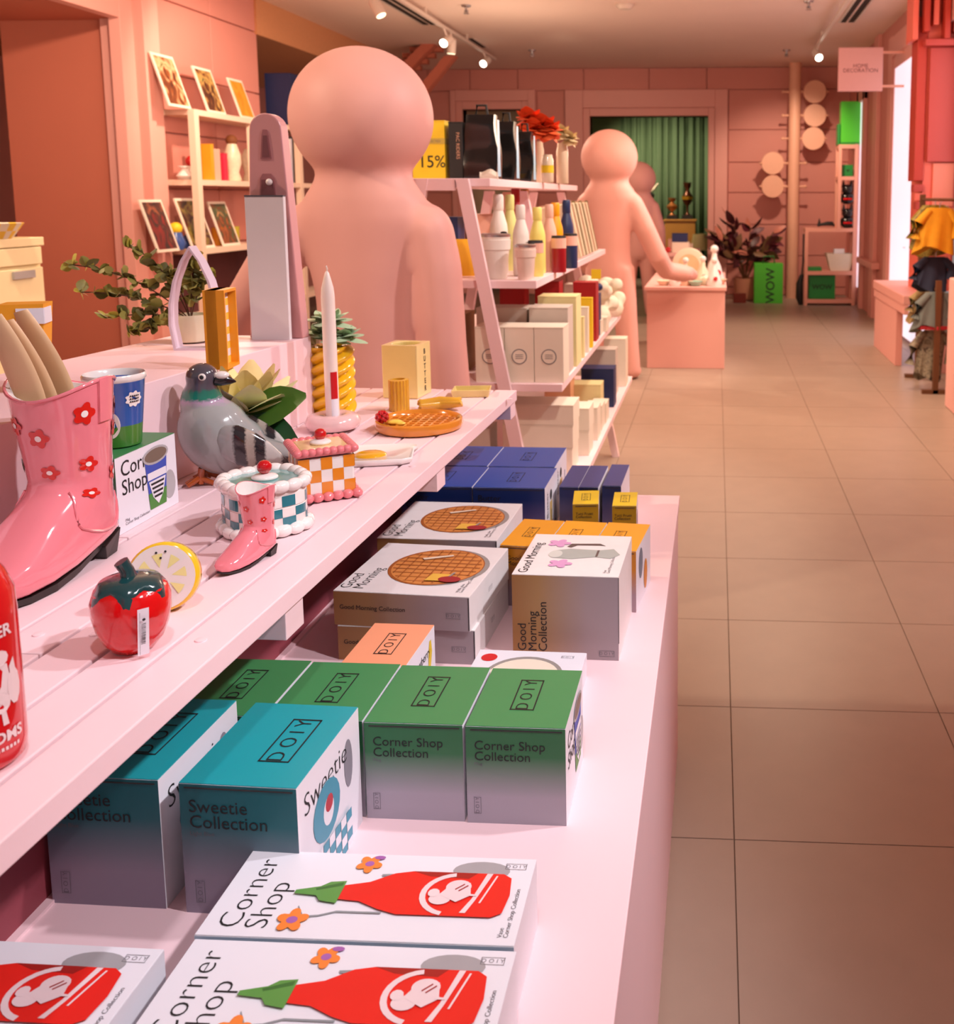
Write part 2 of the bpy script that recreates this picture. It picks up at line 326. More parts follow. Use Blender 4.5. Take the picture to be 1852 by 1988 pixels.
tag(bx('wall_counter', 1.63, 2.04, 5.2, 7.0, 0, .92, COUNTERP, bevel=.01), 'pink counter end cut off by the right picture edge', 'counter')

# ------------------------------------------------------------------ ceiling fittings
RAIL = mat('white_track_metal', '#E8D8CC', .4); LAMPF = mat('lit_lamp_face', '#FFF3DC', .3, 0, emit=14); DARKS = mat('dark_slot', '#2A211C', .8)
for x, y0, y1, lb_ in ((-2.98, 3, 13.4, 'long white lamp track on the ceiling above the big statue'), (1.21, 3, 13.0, 'white lamp track on the ceiling near the right windows')):
    t = thing('lamp_track', lb_, 'lamp track', (x, 0, CH-.10)); bx('rail', -.018, .018, y0, y1, 0, .03, RAIL, t)
    for k in range(6): bx('hanger', -.01, .01, y0+.4+k*1.7, y0+.43+k*1.7, .03, .10, RAIL, t)
for x, y0, y1, lb_ in ((-3.22, 6, 11.2, 'dark double air slot in the ceiling beside the left lamp track'), (-3.05, 12.2, 12.9, 'short dark air slot in the ceiling past the left lamps'), (1.42, 6, 11.3, 'dark double air slot in the ceiling beside the right windows')):
    t = thing('air_slot', lb_, 'air vent', (x, 0, CH)); bx('slot', -.07, -.015, y0, y1, -.008, -.001, DARKS, t); bx('slot', .015, .07, y0, y1, -.008, -.001, DARKS, t); bx('rim', -.10, -.075, y0, y1, -.012, -.001, RAIL, t); bx('rim', .075, .10, y0, y1, -.012, -.001, RAIL, t)
def head(px, py, X, tilt, lit, label):
    c = AX(px, py, X); t = thing('track_spotlight', label, 'spotlight', c, 0, 'ceiling track spotlights'); M = Matrix.Rotation(tilt[0], 4, 'X') @ Matrix.Rotation(tilt[1], 4, 'Y')
    MB().lathe([(.045, 0), (.05, .01), (.05, .15), (.03, .17)], 16, M=M).build('can', RAIL, t, smooth=40)
    MB().lathe([(.042, -.006), (.044, .002)], 16, M=M).build('lens', LAMPF if lit else mat('dim_lamp_face', '#FFE9C0', .4, 0, emit=3), t)
    MB().tube([M @ Vector((0, 0, .12)), (0, 0, CH-.08-c.z)], .012, 6).build('stem', RAIL, t)
head(740, 30, -2.98, (-.1, -.5), 0, 'white can spotlight nearest on the left ceiling track')
head(861, 84, -2.98, (-1.1, .2), 1, 'bright round spotlight facing the camera midway on the left track')
head(876, 104, -2.98, (.1, .1), 0, 'white can spotlight pointing down beside the bright one')
head(938, 124, -2.98, (-1.1, .2), 1, 'bright round spotlight at the far end of the left track')
head(1590, 112, 1.21, (-1.0, -.2), 1, 'glaring spotlight on the right track by the pink sign')
for px, py, l in ((905, 18, 'ceiling sprinkler above the big statue head'), (1570, 10, 'ceiling sprinkler near the right lamp track'), (1527, 105, 'small far ceiling sprinkler above the disc pole'), (1033, 105, 'small far ceiling sprinkler above the shelf bags')):
    c = AZ(px, py-8, CH); t = thing('sprinkler', l, 'sprinkler', (c.x, c.y, CH), 0, 'ceiling sprinklers'); MB().lathe([(.05, -.001), (.045, -.015), (.015, -.02), (.012, -.05), (.02, -.055), (.008, -.07)], 12).build('body', STEEL, t, smooth=40); MB().lathe([(.03, -.085), (.03, -.08)], 12).build('deflector', STEEL, t)
    b = MB(); b.tube([(.02, 0, -.05), (.012, 0, -.08)], .004, 5); b.tube([(-.02, 0, -.05), (-.012, 0, -.08)], .004, 5); b.build('yoke', STEEL, t)
c = AZ(1213, 8, CH); t = thing('smoke_detector', 'round white smoke detector on the ceiling', 'smoke detector', (c.x, c.y, CH)); MB().lathe([(.09, 0), (.09, -.02), (.06, -.05), (0.005, -.055)][::-1], 20).build('body', RAIL, t, smooth=40); MB().lathe([(.092, -.004), (.092, -.012)], 20).build('base', RAIL, t)

# ------------------------------------------------------------------ plinth and slatted table
PZ = .70
pl = thing('display_plinth', 'long pink plinth with cartons on top, nearest the aisle', 'plinth', (0, 0, 0))
bx('top_board', -1.62, -.092, .15, 2.51, PZ-.018, PZ, PINK, pl, .002); bx('body', -1.60, -.096, .17, 2.495, 0, PZ-.018, PINK, pl)
sp_ = thing('support_box', 'dark rose support box in the shade under the slatted table', 'plinth', (0, 0, 0)); bx('panel', -1.45, -.738, .87, 2.36, PZ, .93, mat('plum_rose_panel', '#93404B', .6, .03, 6), sp_); bx('lit_foot_strip', -.738, -.728, .87, 2.36, PZ, PZ+.004, PINK, sp_)  # panel darker rose than the plinth; foot strip added as a lit line
TZ = 1.0
tb = thing('slatted_table', 'pink wooden slatted display table above the cartons', 'table', (-.495, 2.394, TZ), R(-1.12))
b0 = -2.15
cuts = [(), (), (), (-1.45,), (-.62,), (-1.10,), (-.42, -1.6), (-.9,)]
u = 0.0
for r in range(16):
    wd = .0530 if r == 0 else .0575; u0, u1 = u-wd, u; u = u0-.0055
    ends = [0]+list(cuts[r % 8])+[b0]
    for a_, c_ in zip(ends, ends[1:]): MB().box(u0, u1, c_+.0012, a_-.0012, -.026, random.uniform(-.0006, 0)).build('slat', PINKS, tb, bevel=.0016, seg=2)
for v in (-.02, -.62, -1.24, -1.95): bx('cross_batten', -.98, -.006, v-.025, v+.025, -.066, -.0265, PINKS, tb, .001)
for v in (-.03, -2.0):
    bx('leg', -.94, -.90, v-.02, v+.02, -.30, -.066, PINKS, tb)
for px, py in ((75, 1232), (390, 1243), (185, 1232), (800, 905), (990, 775), (660, 870)):
    c = AZ(px, py, TZ); l = tb.matrix_basis.inverted() @ c; MB().lathe([(.006, -.0003), (.006, .0010), (.004, .0014)], 12, (l.x, l.y, 0)).build('screw_cap', PINKS, tb, smooth=50)
ri = thing('riser_box', 'long pink riser box standing on the slatted table', 'riser', (0, 0, 0))
MB().prism([(-.872, 2.06), (-1.172, 2.06), (-1.285, .55), (-.990, .55)], TZ, 1.18, 'z').build('box', PINK, ri, bevel=.0015)
bx('end_panel', -1.165, -.879, 2.0605, 2.0625, TZ, 1.178, PINK, ri)

# ================================================================== things on the slatted table
BOOTP = mat('pink_boot_glaze', '#EE8590', .12, .03, 20, coat=.8); SOLE = mat('black_sole', '#25201E', .35, .1)
def boot(name, label, loc, rz, s, outline):
    t = thing(name, label, 'boot vase', loc, rz)
    # sections of the side profile: (back/bottom point) (front/top point) half width, s forward = +x
    S = [((-.060,.228),(.054,.228),.056), ((-.057,.185),(.049,.185),.052), ((-.055,.14),(.042,.145),.047), ((-.054,.100),(.038,.115),.044),
         ((-.057,.066),(.048,.102),.043), ((-.058,.032),(.070,.088),.042), ((-.020,.022),(.092,.072),.042), ((.030,.012),(.110,.060),.043),
         ((.075,.008),(.128,.050),.043), ((.112,.007),(.146,.042),.037), ((.142,.009),(.160,.033),.025), ((.160,.014),(.167,.026),.010)]
    n = 32
    def interp(tt):
        i = min(int(tt), len(S)-2); f = tt-i; a, c = S[i], S[i+1]
        g = lambda p, q: p*(1-f)+q*f
        return ((g(a[0][0], c[0][0]), g(a[0][1], c[0][1])), (g(a[1][0], c[1][0]), g(a[1][1], c[1][1])), g(a[2], c[2]))
    def P(tt, th, off=0):
        bk, fr, hw = interp(tt); mx, mz = (bk[0]+fr[0])/2, (bk[1]+fr[1])/2; ax, az = (fr[0]-bk[0])/2, (fr[1]-bk[1])/2
        L = math.hypot(ax, az); k = 1+off/L; k2 = 1+off/hw
        pw = 1-.38*min(1, max(0, (tt-3.5)/2)); cc, ss = (math.copysign(abs(f_)**pw, f_) for f_ in (math.cos(th), math.sin(th)))
        x, y, z = mx+ax*cc*k, hw*ss*k2, mz+az*cc*k
        if tt < 1: z += (1-tt)*(.020*math.sin(th)**2-.012)
        return (x*s, y*s, z*s)
    rings = [[P(tt, 2*math.pi*k/n) for k in range(n)] for tt in [i*.25 for i in range(4*(len(S)-1)+1)]]
    b = MB(); b.loft(rings[::-1], cap0=True, cap1=False); b.mi(1)
    inner = [[P(tt, 2*math.pi*k/n, -.005) for k in range(n)] for tt in (0, .5, 1, 2, 3)]
    b.loft([rings[0]]+inner, cap0=False, cap1=True)
    b.build('upper', [BOOTP, CERW], t, smooth=60)
    # welt ridges and pull strap
    b = MB(); rim = [P(.02, 2*math.pi*k/n, .0006) for k in range(n+1)]; b.tube(rim, .0022*s, 6); b.build('rim_roll', BOOTP, t, smooth=60)
    yoke = [P(3.6+1.9*max(0, math.sin(a_)), a_*.0+math.pi*.5*(1 if True else 0)+(.9-a_*.57), .0005) for a_ in [i*math.pi/14 for i in range(15)]]
    for sg in (1, -1): MB().tube([(x, sg*y, z) for x, y, z in yoke], .0018*s, 6).build('stitched_welt', BOOTP, t, smooth=60)
    for sg in (1, -1):
        b = MB(); th0 = math.pi/2*sg
        g = [[P(tt, th0+d*sg, .003) for d in (-.19, -.12, 0, .12, .19)] for tt in (0, .3, .6, .9, 1.05)]
        o_ = [[P(tt, th0+d*sg, -.001) for d in (-.21, -.13, 0, .13, .21)] for tt in (0, .3, .6, .9, 1.10)]
        for A in (g,): b.add([p for r_ in A for p in r_], [(5*i+k, 5*i+k+1, 5*i+k+6, 5*i+k+5) for i in range(4) for k in range(4)])
        for side in (0, 4): b.add([p for i in range(5) for p in (g[i][side], o_[i][side])], [(2*i, 2*i+1, 2*i+3, 2*i+2) for i in range(4)])
        b.add([p for k in range(5) for p in (g[4][k], o_[4][k])], [(2*k, 2*k+1, 2*k+3, 2*k+2) for k in range(4)])
        b.build('pull_strap', BOOTP, t, smooth=60)
    # sole and heel
    up = [(-.058,.031),(-.025,.023),(.03,.013),(.075,.009),(.112,.008),(.145,.010),(.163,.017)]
    lo = [(-.058,.026),(-.025,.017),(.03,.006),(.075,.001),(.112,.0005),(.145,.004),(.165,.012)]
    hw = [.018,.024,.032,.036,.032,.020,.006]; b = MB(); rings = []
    for (a_, c_), (d_, e_), h in zip(up, lo, hw): rings.append([(a_*s,-h*s,c_*s),(a_*s,h*s,c_*s),(d_*s,h*s,e_*s),(d_*s,-h*s,e_*s)])
    b.loft(rings); b.build('sole', SOLE, t)
    MB().add([(x*s, y*s, z*s) for x, y, z in [(-.060,-.024,.030),(-.060,.024,.030),(-.020,.030,.018),(-.020,-.030,.018),(-.053,-.022,0),(-.053,.022,0),(-.026,.026,0),(-.026,-.026,0)]], [(0,1,2,3),(7,6,5,4),(0,4,5,1),(1,5,6,2),(2,6,7,3),(3,7,4,0)]).build('heel', SOLE, t, bevel=.001*s)
    RF = mat('red_flower_paint', '#D9241C', .2, .05, coat=.5); WF = mat('white_flower_centre', '#F6EEEA', .2, coat=.5)
    spots = [(.75, 60), (1.35, 5), (1.35, 118), (2.3, 62), (2.55, 12), (2.75, 112), (3.65, 68), (.8, 130), (1.9, 200), (.9, 250), (2.4, 300), (1.0, 330)]
    for tt, deg in spots:
        th = R(deg); f = MB(); rad = .0135 if not outline else .0115
        def Q(rho, ph, off): return P(tt+rho*math.sin(ph)/.044, th+rho*math.cos(ph)/.055, off)
        pts = []
        for k in range(30):
            ph = 2*math.pi*k/30+tt; pts.append(Q(rad*(.62+.38*abs(math.cos(2.5*ph))), ph, .0012))
        c = Q(0, 0, .0014); f.add([c]+pts, [(0, 1+k, 1+(k+1) % 30) for k in range(30)])
        f.mi(1).add([Q(0, 0, .0018)]+[Q(rad*(.30 if not outline else .22), 2*math.pi*k/12, .0017) for k in range(12)], [(0, 1+k, 1+(k+1) % 12) for k in range(12)])
        f.build('painted_flower', [RF, WF], t)
    return t
bt = boot('boot_vase', 'large pink cowboy boot vase with red flowers holding wooden spoons', AZ(100, 1126, TZ)+Vector((-.004, .048, 0)), R(-92), 1.06, False)
boot('small_boot', 'small pink cowboy boot ornament in front of the teal cake jar', AZ(494, 1090, TZ)+Vector((.0, .012, 0)), R(-106), .43, True)
WOOD = mat('beech_wood', '#E3BB90', .5, .12, 14, .05, 80)
BL = bt.location.copy()
def spoon(px, py, dy, dxb, wd0, label, blade):
    top = AY(px, py, BL.y+dy-.02); bot = Vector((BL.x+dxb, BL.y+dy, TZ+.10)); t = thing('wooden_utensil', label, 'utensil', (0, 0, 0), 0, 'wooden utensils in the big boot'); d = bot-top; L = d.length; n = 16; rings = []; side = d.cross(Vector((0, 1, 0))).normalized()
    for k in range(n+1):
        f = k/n; g = min(1, f/blade); wd = wd0*(math.sin(math.pi*(.10+.78*g))**.6) if f < blade else .0065
        if f < blade and g > .8: wd = max(.0065, wd*(1-(g-.8)*3))
        p_ = top+d*f+side*.010*math.sin(math.pi*f); rings.append([tuple(p_+side*wd*math.cos(q)+Vector((0, .0045*math.sin(q), 0))) for q in [2*math.pi*j/14 for j in range(14)]])
    cut = int(n*blade); MB().loft(rings[:cut+1]).build('blade', WOOD, t, smooth=50); MB().loft(rings[cut:]).build('handle', WOOD, t, smooth=50)
spoon(-12, 612, -.020, .0, .020, 'leftmost wooden spoon leaning out of the big boot', .72)
spoon(14, 622, .004, .006, .017, 'middle wooden spoon in the big boot', .72)
spoon(40, 604, .026, .016, .019, 'straight edged wooden spatula at the right of the spoons', .72)

# red hot sauce bottle vase
c = AZ(-42, 1478, TZ); t = thing('sauce_bottle_vase', 'red bottle vase with white rooster print at the left edge', 'bottle vase', c)
MB().lathe([(.030,0),(.036,.006),(.037,.02),(.037,.13),(.036,.150),(.030,.166),(.020,.182),(.015,.20),(.0145,.215),(.012,.215),(.011,.17)], 40).build('bottle', RED, t, smooth=50)
WP = mat('white_print', '#F2D9D8', .4, .05)
def wrap(layers, name, r=.0376, a0=R(-18)):
    b = MB()
    for i, pts in layers: b.mi(i).add([(r*math.cos(a0+x/r), r*math.sin(a0+x/r), z) for x, z in pts], [tuple(range(len(pts)))])
    return b.build(name, [WP, RED], t)
wrap([(0, circ(.0, .098, .008, .007, 10)), (0, [(-.006,.092),(.006,.092),(.010,.070),(.0,.058),(-.012,.066)]), (0, [(.008,.088),(.013,.095),(.016,.075),(.010,.062)]), (0, circ(-.002, .060, .009, .009, 12)), (0, circ(.012, .070, .007, .016, 10)), (0, [(-.002,.052),(.002,.052),(.004,.040),(-.001,.040)])], 'rooster_print')
def curved_text(s_, size, z, ac, parent, r=.0378):
    me = text_mesh(s_, size, 'CENTER', .0004).copy(); me.materials.clear(); me.materials.append(WP)
    for v in me.vertices: x, y = v.co.x, v.co.y; v.co = (r*math.cos(ac+x/r), r*math.sin(ac+x/r), z+y)
    o = obj('lettering', me, parent); return o
curved_text('BLOOMS', .013, .030, R(-32), t); wrap([(0, [(x, .0185), (x+.0022, .0185), (x+.0022, .0215), (x, .0215)]) for x in [-.026+.0036*k for k in range(11)]], 'small_print_line'); curved_text('FLOWER', .014, .120, R(-40), t)

# strawberry vase, lemon slice
c = AZ(254, 1262, TZ)+Vector((0, .006, 0)); t = thing('strawberry_vase', 'red strawberry vase with green cap and barcode label', 'vase', c)
prof = [(.012,0),(.020,.001),(.029,.012),(.035,.026),(.0385,.042),(.039,.055),(.035,.067),(.026,.074),(.012,.077),(.002,.077)]; rings = []
for r_, z in prof: rings.append([((r_+.0007*math.sin(9*q+z*700)*math.sin(z*400))*math.cos(q), (r_+.0007*math.sin(9*q+z*700))*math.sin(q), z) for q in [2*math.pi*k/48 for k in range(48)]])
MB().loft(rings).build('berry', mat('strawberry_glaze', '#D90F14', .14, .08, 60, .35, 130, coat=.7), t, smooth=60)
GC = mat('dark_green_glaze', '#123F42', .15, .05, coat=.7); b = MB(); cp = []
for k in range(42):
    q = 2*math.pi*k/42; lobe = .5+.5*math.cos(6*q+.5); cp.append((q, lobe))
rr = [[((.014+0*l)*math.cos(q), .014*math.sin(q), .080) for q, l in cp], [(.029*math.cos(q), .029*math.sin(q), .076) for q, l in cp],
      [((.031+.0065*l)*math.cos(q), (.031+.0065*l)*math.sin(q), .0735-.010*l) for q, l in cp], [((.030+.0090*l)*math.cos(q), (.030+.0090*l)*math.sin(q), .070-.016*l) for q, l in cp], [((.028+.007*l)*math.cos(q), (.028+.007*l)*math.sin(q), .069-.016*l) for q, l in cp]]
b.loft(rr[::-1], cap0=False); b.build('leaf_cap', GC, t, smooth=60)
MB().tube([(0, 0, .076), (-.002, 0, .086), (-.006, -.003, .096)], [.009, .007, .0075], 10).build('stem', GC, t, smooth=60)
a_ = R(-44); M = frameM((.0385*math.cos(a_)+.0015*math.cos(a_), .0400*math.sin(a_), .031), (-math.sin(a_), math.cos(a_), 0), (.18*math.cos(a_), .18*math.sin(a_), 1))
lab = flat([WHITE, INK], [(0, [(-.0055,-.027),(.0055,-.027),(.0055,.027),(-.0055,.027)])]+[(1, [(-.0025,-.014+k*.0016),(.002,-.014+k*.0016),(.002,-.014+k*.0016+random.choice((.0005,.001))),(-.0025,-.0135+k*.0016)]) for k in range(16)]+[(1, [(-.004,-.025),(-.0037,-.025),(-.0037,.024),(-.004,.024)]), (1, circ(.0, .0155, .0017, .0017, 8))], t, M, 'barcode_label')
c = AZ(312, 1188, TZ)+Vector((0, .012, 0)); t = thing('lemon_slice', 'yellow lemon slice ornament leaning behind the strawberry', 'ornament', c, R(14))
Mx = Matrix.Translation((0, 0, .0385)) @ Matrix.Rotation(R(76), 4, 'X')
LY = mat('lemon_yellow_glaze', '#F2C22B', .15, .05, coat=.6); b = MB(); b.lathe([(.010,-.014),(.034,-.013),(.0395,-.006),(.0395,.006),(.037,.009),(.030,.010),(.002,.010)], 40, M=Mx); b.build('rind', [LY], t, smooth=50)
f_ = flat([CERW, mat('pale_lemon_paint', '#F3EA9E', .2, coat=.4), INK], [(0, circ(0, 0, .0365, n=36))]+[(1, [(.011*math.cos(q), .011*math.sin(q))]+[(.027*math.cos(q+d), .027*math.sin(q+d)) for d in (-.22, -.10, .10, .22)]) for q in [2*math.pi*k/8+.2 for k in range(8)]]+[(2, circ(x, y, .0014, n=8)) for x, y in ((-.006,.028),(.004,.029),(-.001,.022))], t, Mx @ Matrix.Translation((0, 0, .0103)), 'lemon_face')

# pigeon vase with flowers
c = AZ(405, 940, TZ)+Vector((.0, .01, 0)); t = thing('pigeon_vase', 'grey ceramic pigeon vase with head turned back and green neck', 'pigeon vase', c, R(10))
PG = ramp('pigeon_glaze', [(0, '#8E8583'), (.30, '#9FA09E'), (.66, '#A7AAA8'), (.705, '#BDA0BC'), (.735, '#1F7C66'), (.79, '#22705F'), (.815, '#55505A'), (1, '#4C4850')], noise=.06, nscale=160, rough=.15, coat=.7)
b = MB(); Mr = Matrix.Rotation(R(-28), 4, 'Y')
b.ell((0, 0, 0), (.058, .050, .070), M=Matrix.Translation((.012, 0, .082)) @ Mr); b.ell((.03, 0, .070), (.060, .046, .046)); b.ell((-.008, 0, .135), (.034, .031, .045)); b.ell((-.006, 0, .158), (.026, .026, .035)); b.ell((-.005, 0, .180), (.0265, .0245, .0245))
b.loft([[(.05+k*.014, .034*(1-k*.07)*math.cos(q), .066-k*.0035+.026*(1-k*.085)*math.sin(q)) for q in [2*math.pi*j/14 for j in range(14)]] for k in range(8)])
o = b.build('body', PG, t); remesh(o, .0035, 6)
WG = ramp('wing_glaze', [(0, '#9A9A98'), (.30, '#A09F9D'), (.34, '#262126'), (.46, '#2B262A'), (.49, '#B4A79A'), (.57, '#A99D92'), (.60, '#262126'), (.70, '#2B262A'), (.73, '#C9C4BE'), (.9, '#BAB6B2'), (.93, '#3A353A'), (1, '#3A353A')], axis='X', noise=.06, nscale=240, rough=.15, coat=.7)
for sg in (-1, 1):
    Mw = Matrix.Translation((.070, sg*.034, .064)) @ Matrix.Rotation(R(30), 4, 'Y') @ Matrix.Rotation(R(-8*sg), 4, 'Z'); b = MB()
    b.loft([[(x, .010*h*math.cos(q)*1.0, .031*h*math.sin(q)) for q in [2*math.pi*j/16 for j in range(16)]] for x, h in ((-.055,.25),(-.048,.7),(-.03,1),(0,1),(.025,.85),(.05,.55),(.075,.18))], M=Mw); b.build('wing', WG, t, smooth=70)
MB().loft([[(.115+k*.018, .020*math.cos(q), .050-k*.006+.008*math.sin(q)) for q in [2*math.pi*j/10 for j in range(10)]] for k in range(3)]).build('tail', mat('tail_glaze', '#4A454B', .2, coat=.5), t, smooth=60)
MB().lathe([(.0115, 0), (.011, .010), (.006, .024), (.001, .032)], 12, M=Matrix.Translation((.017, -.004, .178)) @ Matrix.Rotation(R(103), 4, 'Y') @ Matrix.Rotation(R(-12), 4, 'X')).build('beak', mat('beak_black', '#17151A', .2, coat=.5), t, smooth=50)
MB().ell((.027, -.006, .184), (.013, .0095, .007)).build('cere', CERW, t, smooth=60)
for sg in (-1, 1):
    MB().ell((.002, sg*.0225, .184), (.0062, .003, .0062)).build('eye_ring', CERW, t, smooth=60); MB().ell((.002, sg*.0245, .184), (.0036, .0022, .0036)).build('eye', INK, t, smooth=60)
    b = MB(); [b.tube([(-.012, sg*.018, .014), (-.012+.022*math.cos(q), sg*.018+.02*math.sin(q), .004)], [.006, .004], 6) for q in (2.4, 3.14, 3.9, 0)]; b.tube([(-.012, sg*.018, .004), (-.008, sg*.018, .03)], .006, 6); b.build('foot', mat('orange_foot_glaze', '#B5541F', .2, coat=.4), t, smooth=60)
def leaf_me(name, L, wd, m, bend=.3, fold=.15, n=6):
    vs = []; fs = []
    for k in range(n+1):
        f = k/n; x = L*f; w_ = wd*math.sin(math.pi*min(1, f*.93+.04))**.8; z = bend*L*f*f
        vs += [(x, -w_, z+fold*w_), (x, 0, z), (x, w_, z+fold*w_)]
    for k in range(n): a0 = 3*k; fs += [(a0, a0+1, a0+4, a0+3), (a0+1, a0+2, a0+5, a0+4)]
    me = bpy.data.meshes.new(name); me.from_pydata(vs, [], fs); me.materials.append(m); me.shade_smooth(); return me
def put(name, me, parent, loc, d, roll=0, s=1):
    q = Vector(d).to_track_quat('X', 'Z'); o = obj(name, me, parent, loc); o.rotation_mode = 'QUATERNION'; o.rotation_quaternion = q @ Matrix.Rotation(roll, 3, 'X').to_quaternion(); o.scale = (s, s, s)
    return o
PET = mat('yellow_petal', '#FFF2BC', .5, .12, 25, sub=.4); PET2 = mat('orange_edged_petal', '#FBE0A0', .5, .12, 25); LEAF = mat('glossy_green_leaf', '#4F7A2B', .35, .2, 25); LEAFD = mat('dark_green_leaf', '#25522B', .35, .2, 25)
fc = AY(478, 800, 1.66); t = thing('yellow_flower', 'yellow lotus flower with two broad leaves behind the pigeon', 'flower', (fc.x, fc.y, fc.z))
MB().tube([(-.02, 0, -.06), (-.008, 0, -.03), (0, 0, 0)], .004, 8).build('stem', LEAF, t, smooth=60)
pm = leaf_me('petal', .100, .030, PET, .12, .3); pm2 = leaf_me('petal', .092, .027, PET2, .15, .3)
for k in range(9): q = 2*math.pi*k/9; put('petal', pm, t, (0, 0, 0), (.75*math.cos(q)+.25, .6*math.sin(q), .55+.15*(k % 2)), R(180))
for k in range(7): q = 2*math.pi*k/7+.3; put('petal', pm2, t, (0, 0, .004), (.4*math.cos(q)+.15, .35*math.sin(q), .9), R(180))
b = MB(); [b.tube([(0, 0, .005), (.018*math.cos(q)+.005, .018*math.sin(q), .04)], .0012, 5) for q in [k for k in range(7)]]; b.build('stamens', mat('pale_stamen', '#F3E6A0', .5), t)
lm = leaf_me('leaf', .130, .036, LEAF, -.12, .2); lm2 = leaf_me('leaf', .112, .036, LEAFD, -.15, .2)
put('leaf', lm, t, (.0, -.01, -.012), (.80, -.2, .38), R(62)); put('leaf', lm2, t, (.0, -.02, -.02), (.88, -.30, -.12), R(60))

# mug on its carton is placed with the cartons; candle, twisted vase
c = AZ(640, 838, TZ)+Vector((0, .02, 0)); t = thing('candle_holder', 'pink marbled doughnut holder under the tall candle', 'candle holder', c)
b = MB(); b.lathe([(.010,.002),(.034,.0),(.052,.006),(.056,.017),(.050,.030),(.034,.035),(.018,.031),(.0145,.024),(.0145,.014),(.002,.013)], 40); b.build('ring', mat('pink_marble_glaze', '#F0C8C6', .12, .10, 60, coat=.7), t, smooth=60)
cz = TZ+.014; t = thing('taper_candle', 'tall white taper candle with red label beside the yellow twisted vase', 'candle', (c.x, c.y, cz))
MB().lathe([(.0128,0),(.0135,.01),(.0135,.262),(.012,.280),(.007,.300),(.004,.311),(.0015,.314)], 28).build('wax', mat('ivory_wax', '#F6E6DC', .4, .02, sub=.15), t, smooth=50)
MB().tube([(0,0,.310),(.001,0,.319),(-.001,0,.325)], .0016, 6).build('wick', mat('white_wick', '#EEDDD0', .8), t)
def cylpatch(r, a0, a1, z0, z1, n=8): return [[(r*math.cos(a0+(a1-a0)*k/n), r*math.sin(a0+(a1-a0)*k/n), z) for k in range(n+1)] for z in (z0, z1)]
for nm, z0, z1, m in (('red_label', .052, .108, mat('red_label_ink', '#C8141C', .4)), ('white_label', .004, .052, WHITE)):
    A = cylpatch(.0138, R(-75), R(-12), z0, z1); b = MB(); b.add(A[0]+A[1], [(k, k+1, 10+k, 9+k) for k in range(8)]); b.build(nm, m, t)
c = AZ(640, 808, TZ)+Vector((0, .02, 0)); t = thing('twisted_vase', 'yellow rope-twist vase holding green succulents', 'vase', c)
rings = []; n = 60
for j in range(81):
    z = .002+.152*j/80; e = min(1, (.152-z+.004)/.012)*min(1, (z+.006)/.010)
    rings.append([((.036+.0150*abs(math.sin((4*q-z*250)/2))**.8)*(.82+.18*max(0, e))*math.cos(q), (.036+.0150*abs(math.sin((4*q-z*250)/2))**.8)*(.82+.18*max(0, e))*math.sin(q), z) for q in [2*math.pi*k/n for k in range(n)]])
rings += [[(.030*math.cos(2*math.pi*k/n), .030*math.sin(2*math.pi*k/n), .150) for k in range(n)], [(.028*math.cos(2*math.pi*k/n), .028*math.sin(2*math.pi*k/n), .10) for k in range(n)]]
MB().loft(rings).build('body', YEL, t, smooth=70)
t2 = thing('succulent_bunch', 'pale green succulents with one yellow bloom in the twisted vase', 'plant', c+Vector((0, 0, .145)))
SUC = mat('pale_succulent_leaf', '#B4CFA8', .5, .15, 30); sm = leaf_me('leaf', .048, .022, SUC, .35, .25, 5); sy = leaf_me('petal', .05, .014, PET2, .2, .3, 5)
MB().tube([(0,0,-.04),(0,0,.01),(.004,0,.04)], .006, 8).build('stem', SUC, t2)
for (ox, oy, oz, s_) in ((.000,0,.062,1.1), (-.016,.005,.035,.9), (.030,.0,.028,1), (.008,-.012,.025,.8)):
    for k in range(14): q = k*2.4; el = .1+k*.085; put('leaf', sm, t2, (ox, oy, oz), (math.cos(q)*math.cos(el), math.sin(q)*math.cos(el), math.sin(el)), R(180), s_*(1.1-k*.035))
for k in range(7): q = 2*math.pi*k/7; put('petal', sy, t2, (-.030, -.01, .012), (-.75+.4*math.cos(q), .4*math.sin(q), .55+.4*math.sin(q+1)), R(180), .95)

# cake jars
CHK = {'orange': mat('orange_check_paint', '#E88A1E', .18, .05, coat=.5), 'teal': mat('teal_check_paint', '#2E7C8A', .18, .05, coat=.5)}
CHERRY = mat('cherry_glaze', '#C70F1A', .08, .05, coat=.9); PIC = mat('pink_icing_glaze', '#E97F84', .15, .05, coat=.6)
c = (AZ(622, 983, TZ)+AZ(700, 945, TZ))*.5+Vector((-.035, .012, 0)); t = thing('orange_cake_jar', 'square cake jar with orange checks, pink icing and a cherry', 'cake jar', c, R(33)); hw = .043; hh = .060
MB().box(-hw, hw, -hw, hw, .010, hh+.010).build('body', CERW, t, bevel=.004); b = MB(); g = 2*hw/5
for i in range(5):
    for j in range(3):
        if (i+j) % 2 == 0:
            x0 = -hw+i*g; z0 = .012+j*hh/3*.98
            for q in range(4): b.add([(x0, -hw-.0004, z0), (x0+g, -hw-.0004, z0), (x0+g, -hw-.0004, z0+hh/3*.96), (x0, -hw-.0004, z0+hh/3*.96)], [(0,1,2,3)], Matrix.Rotation(q*math.pi/2, 4, 'Z'))
b.build('check_pattern', CHK['orange'], t)
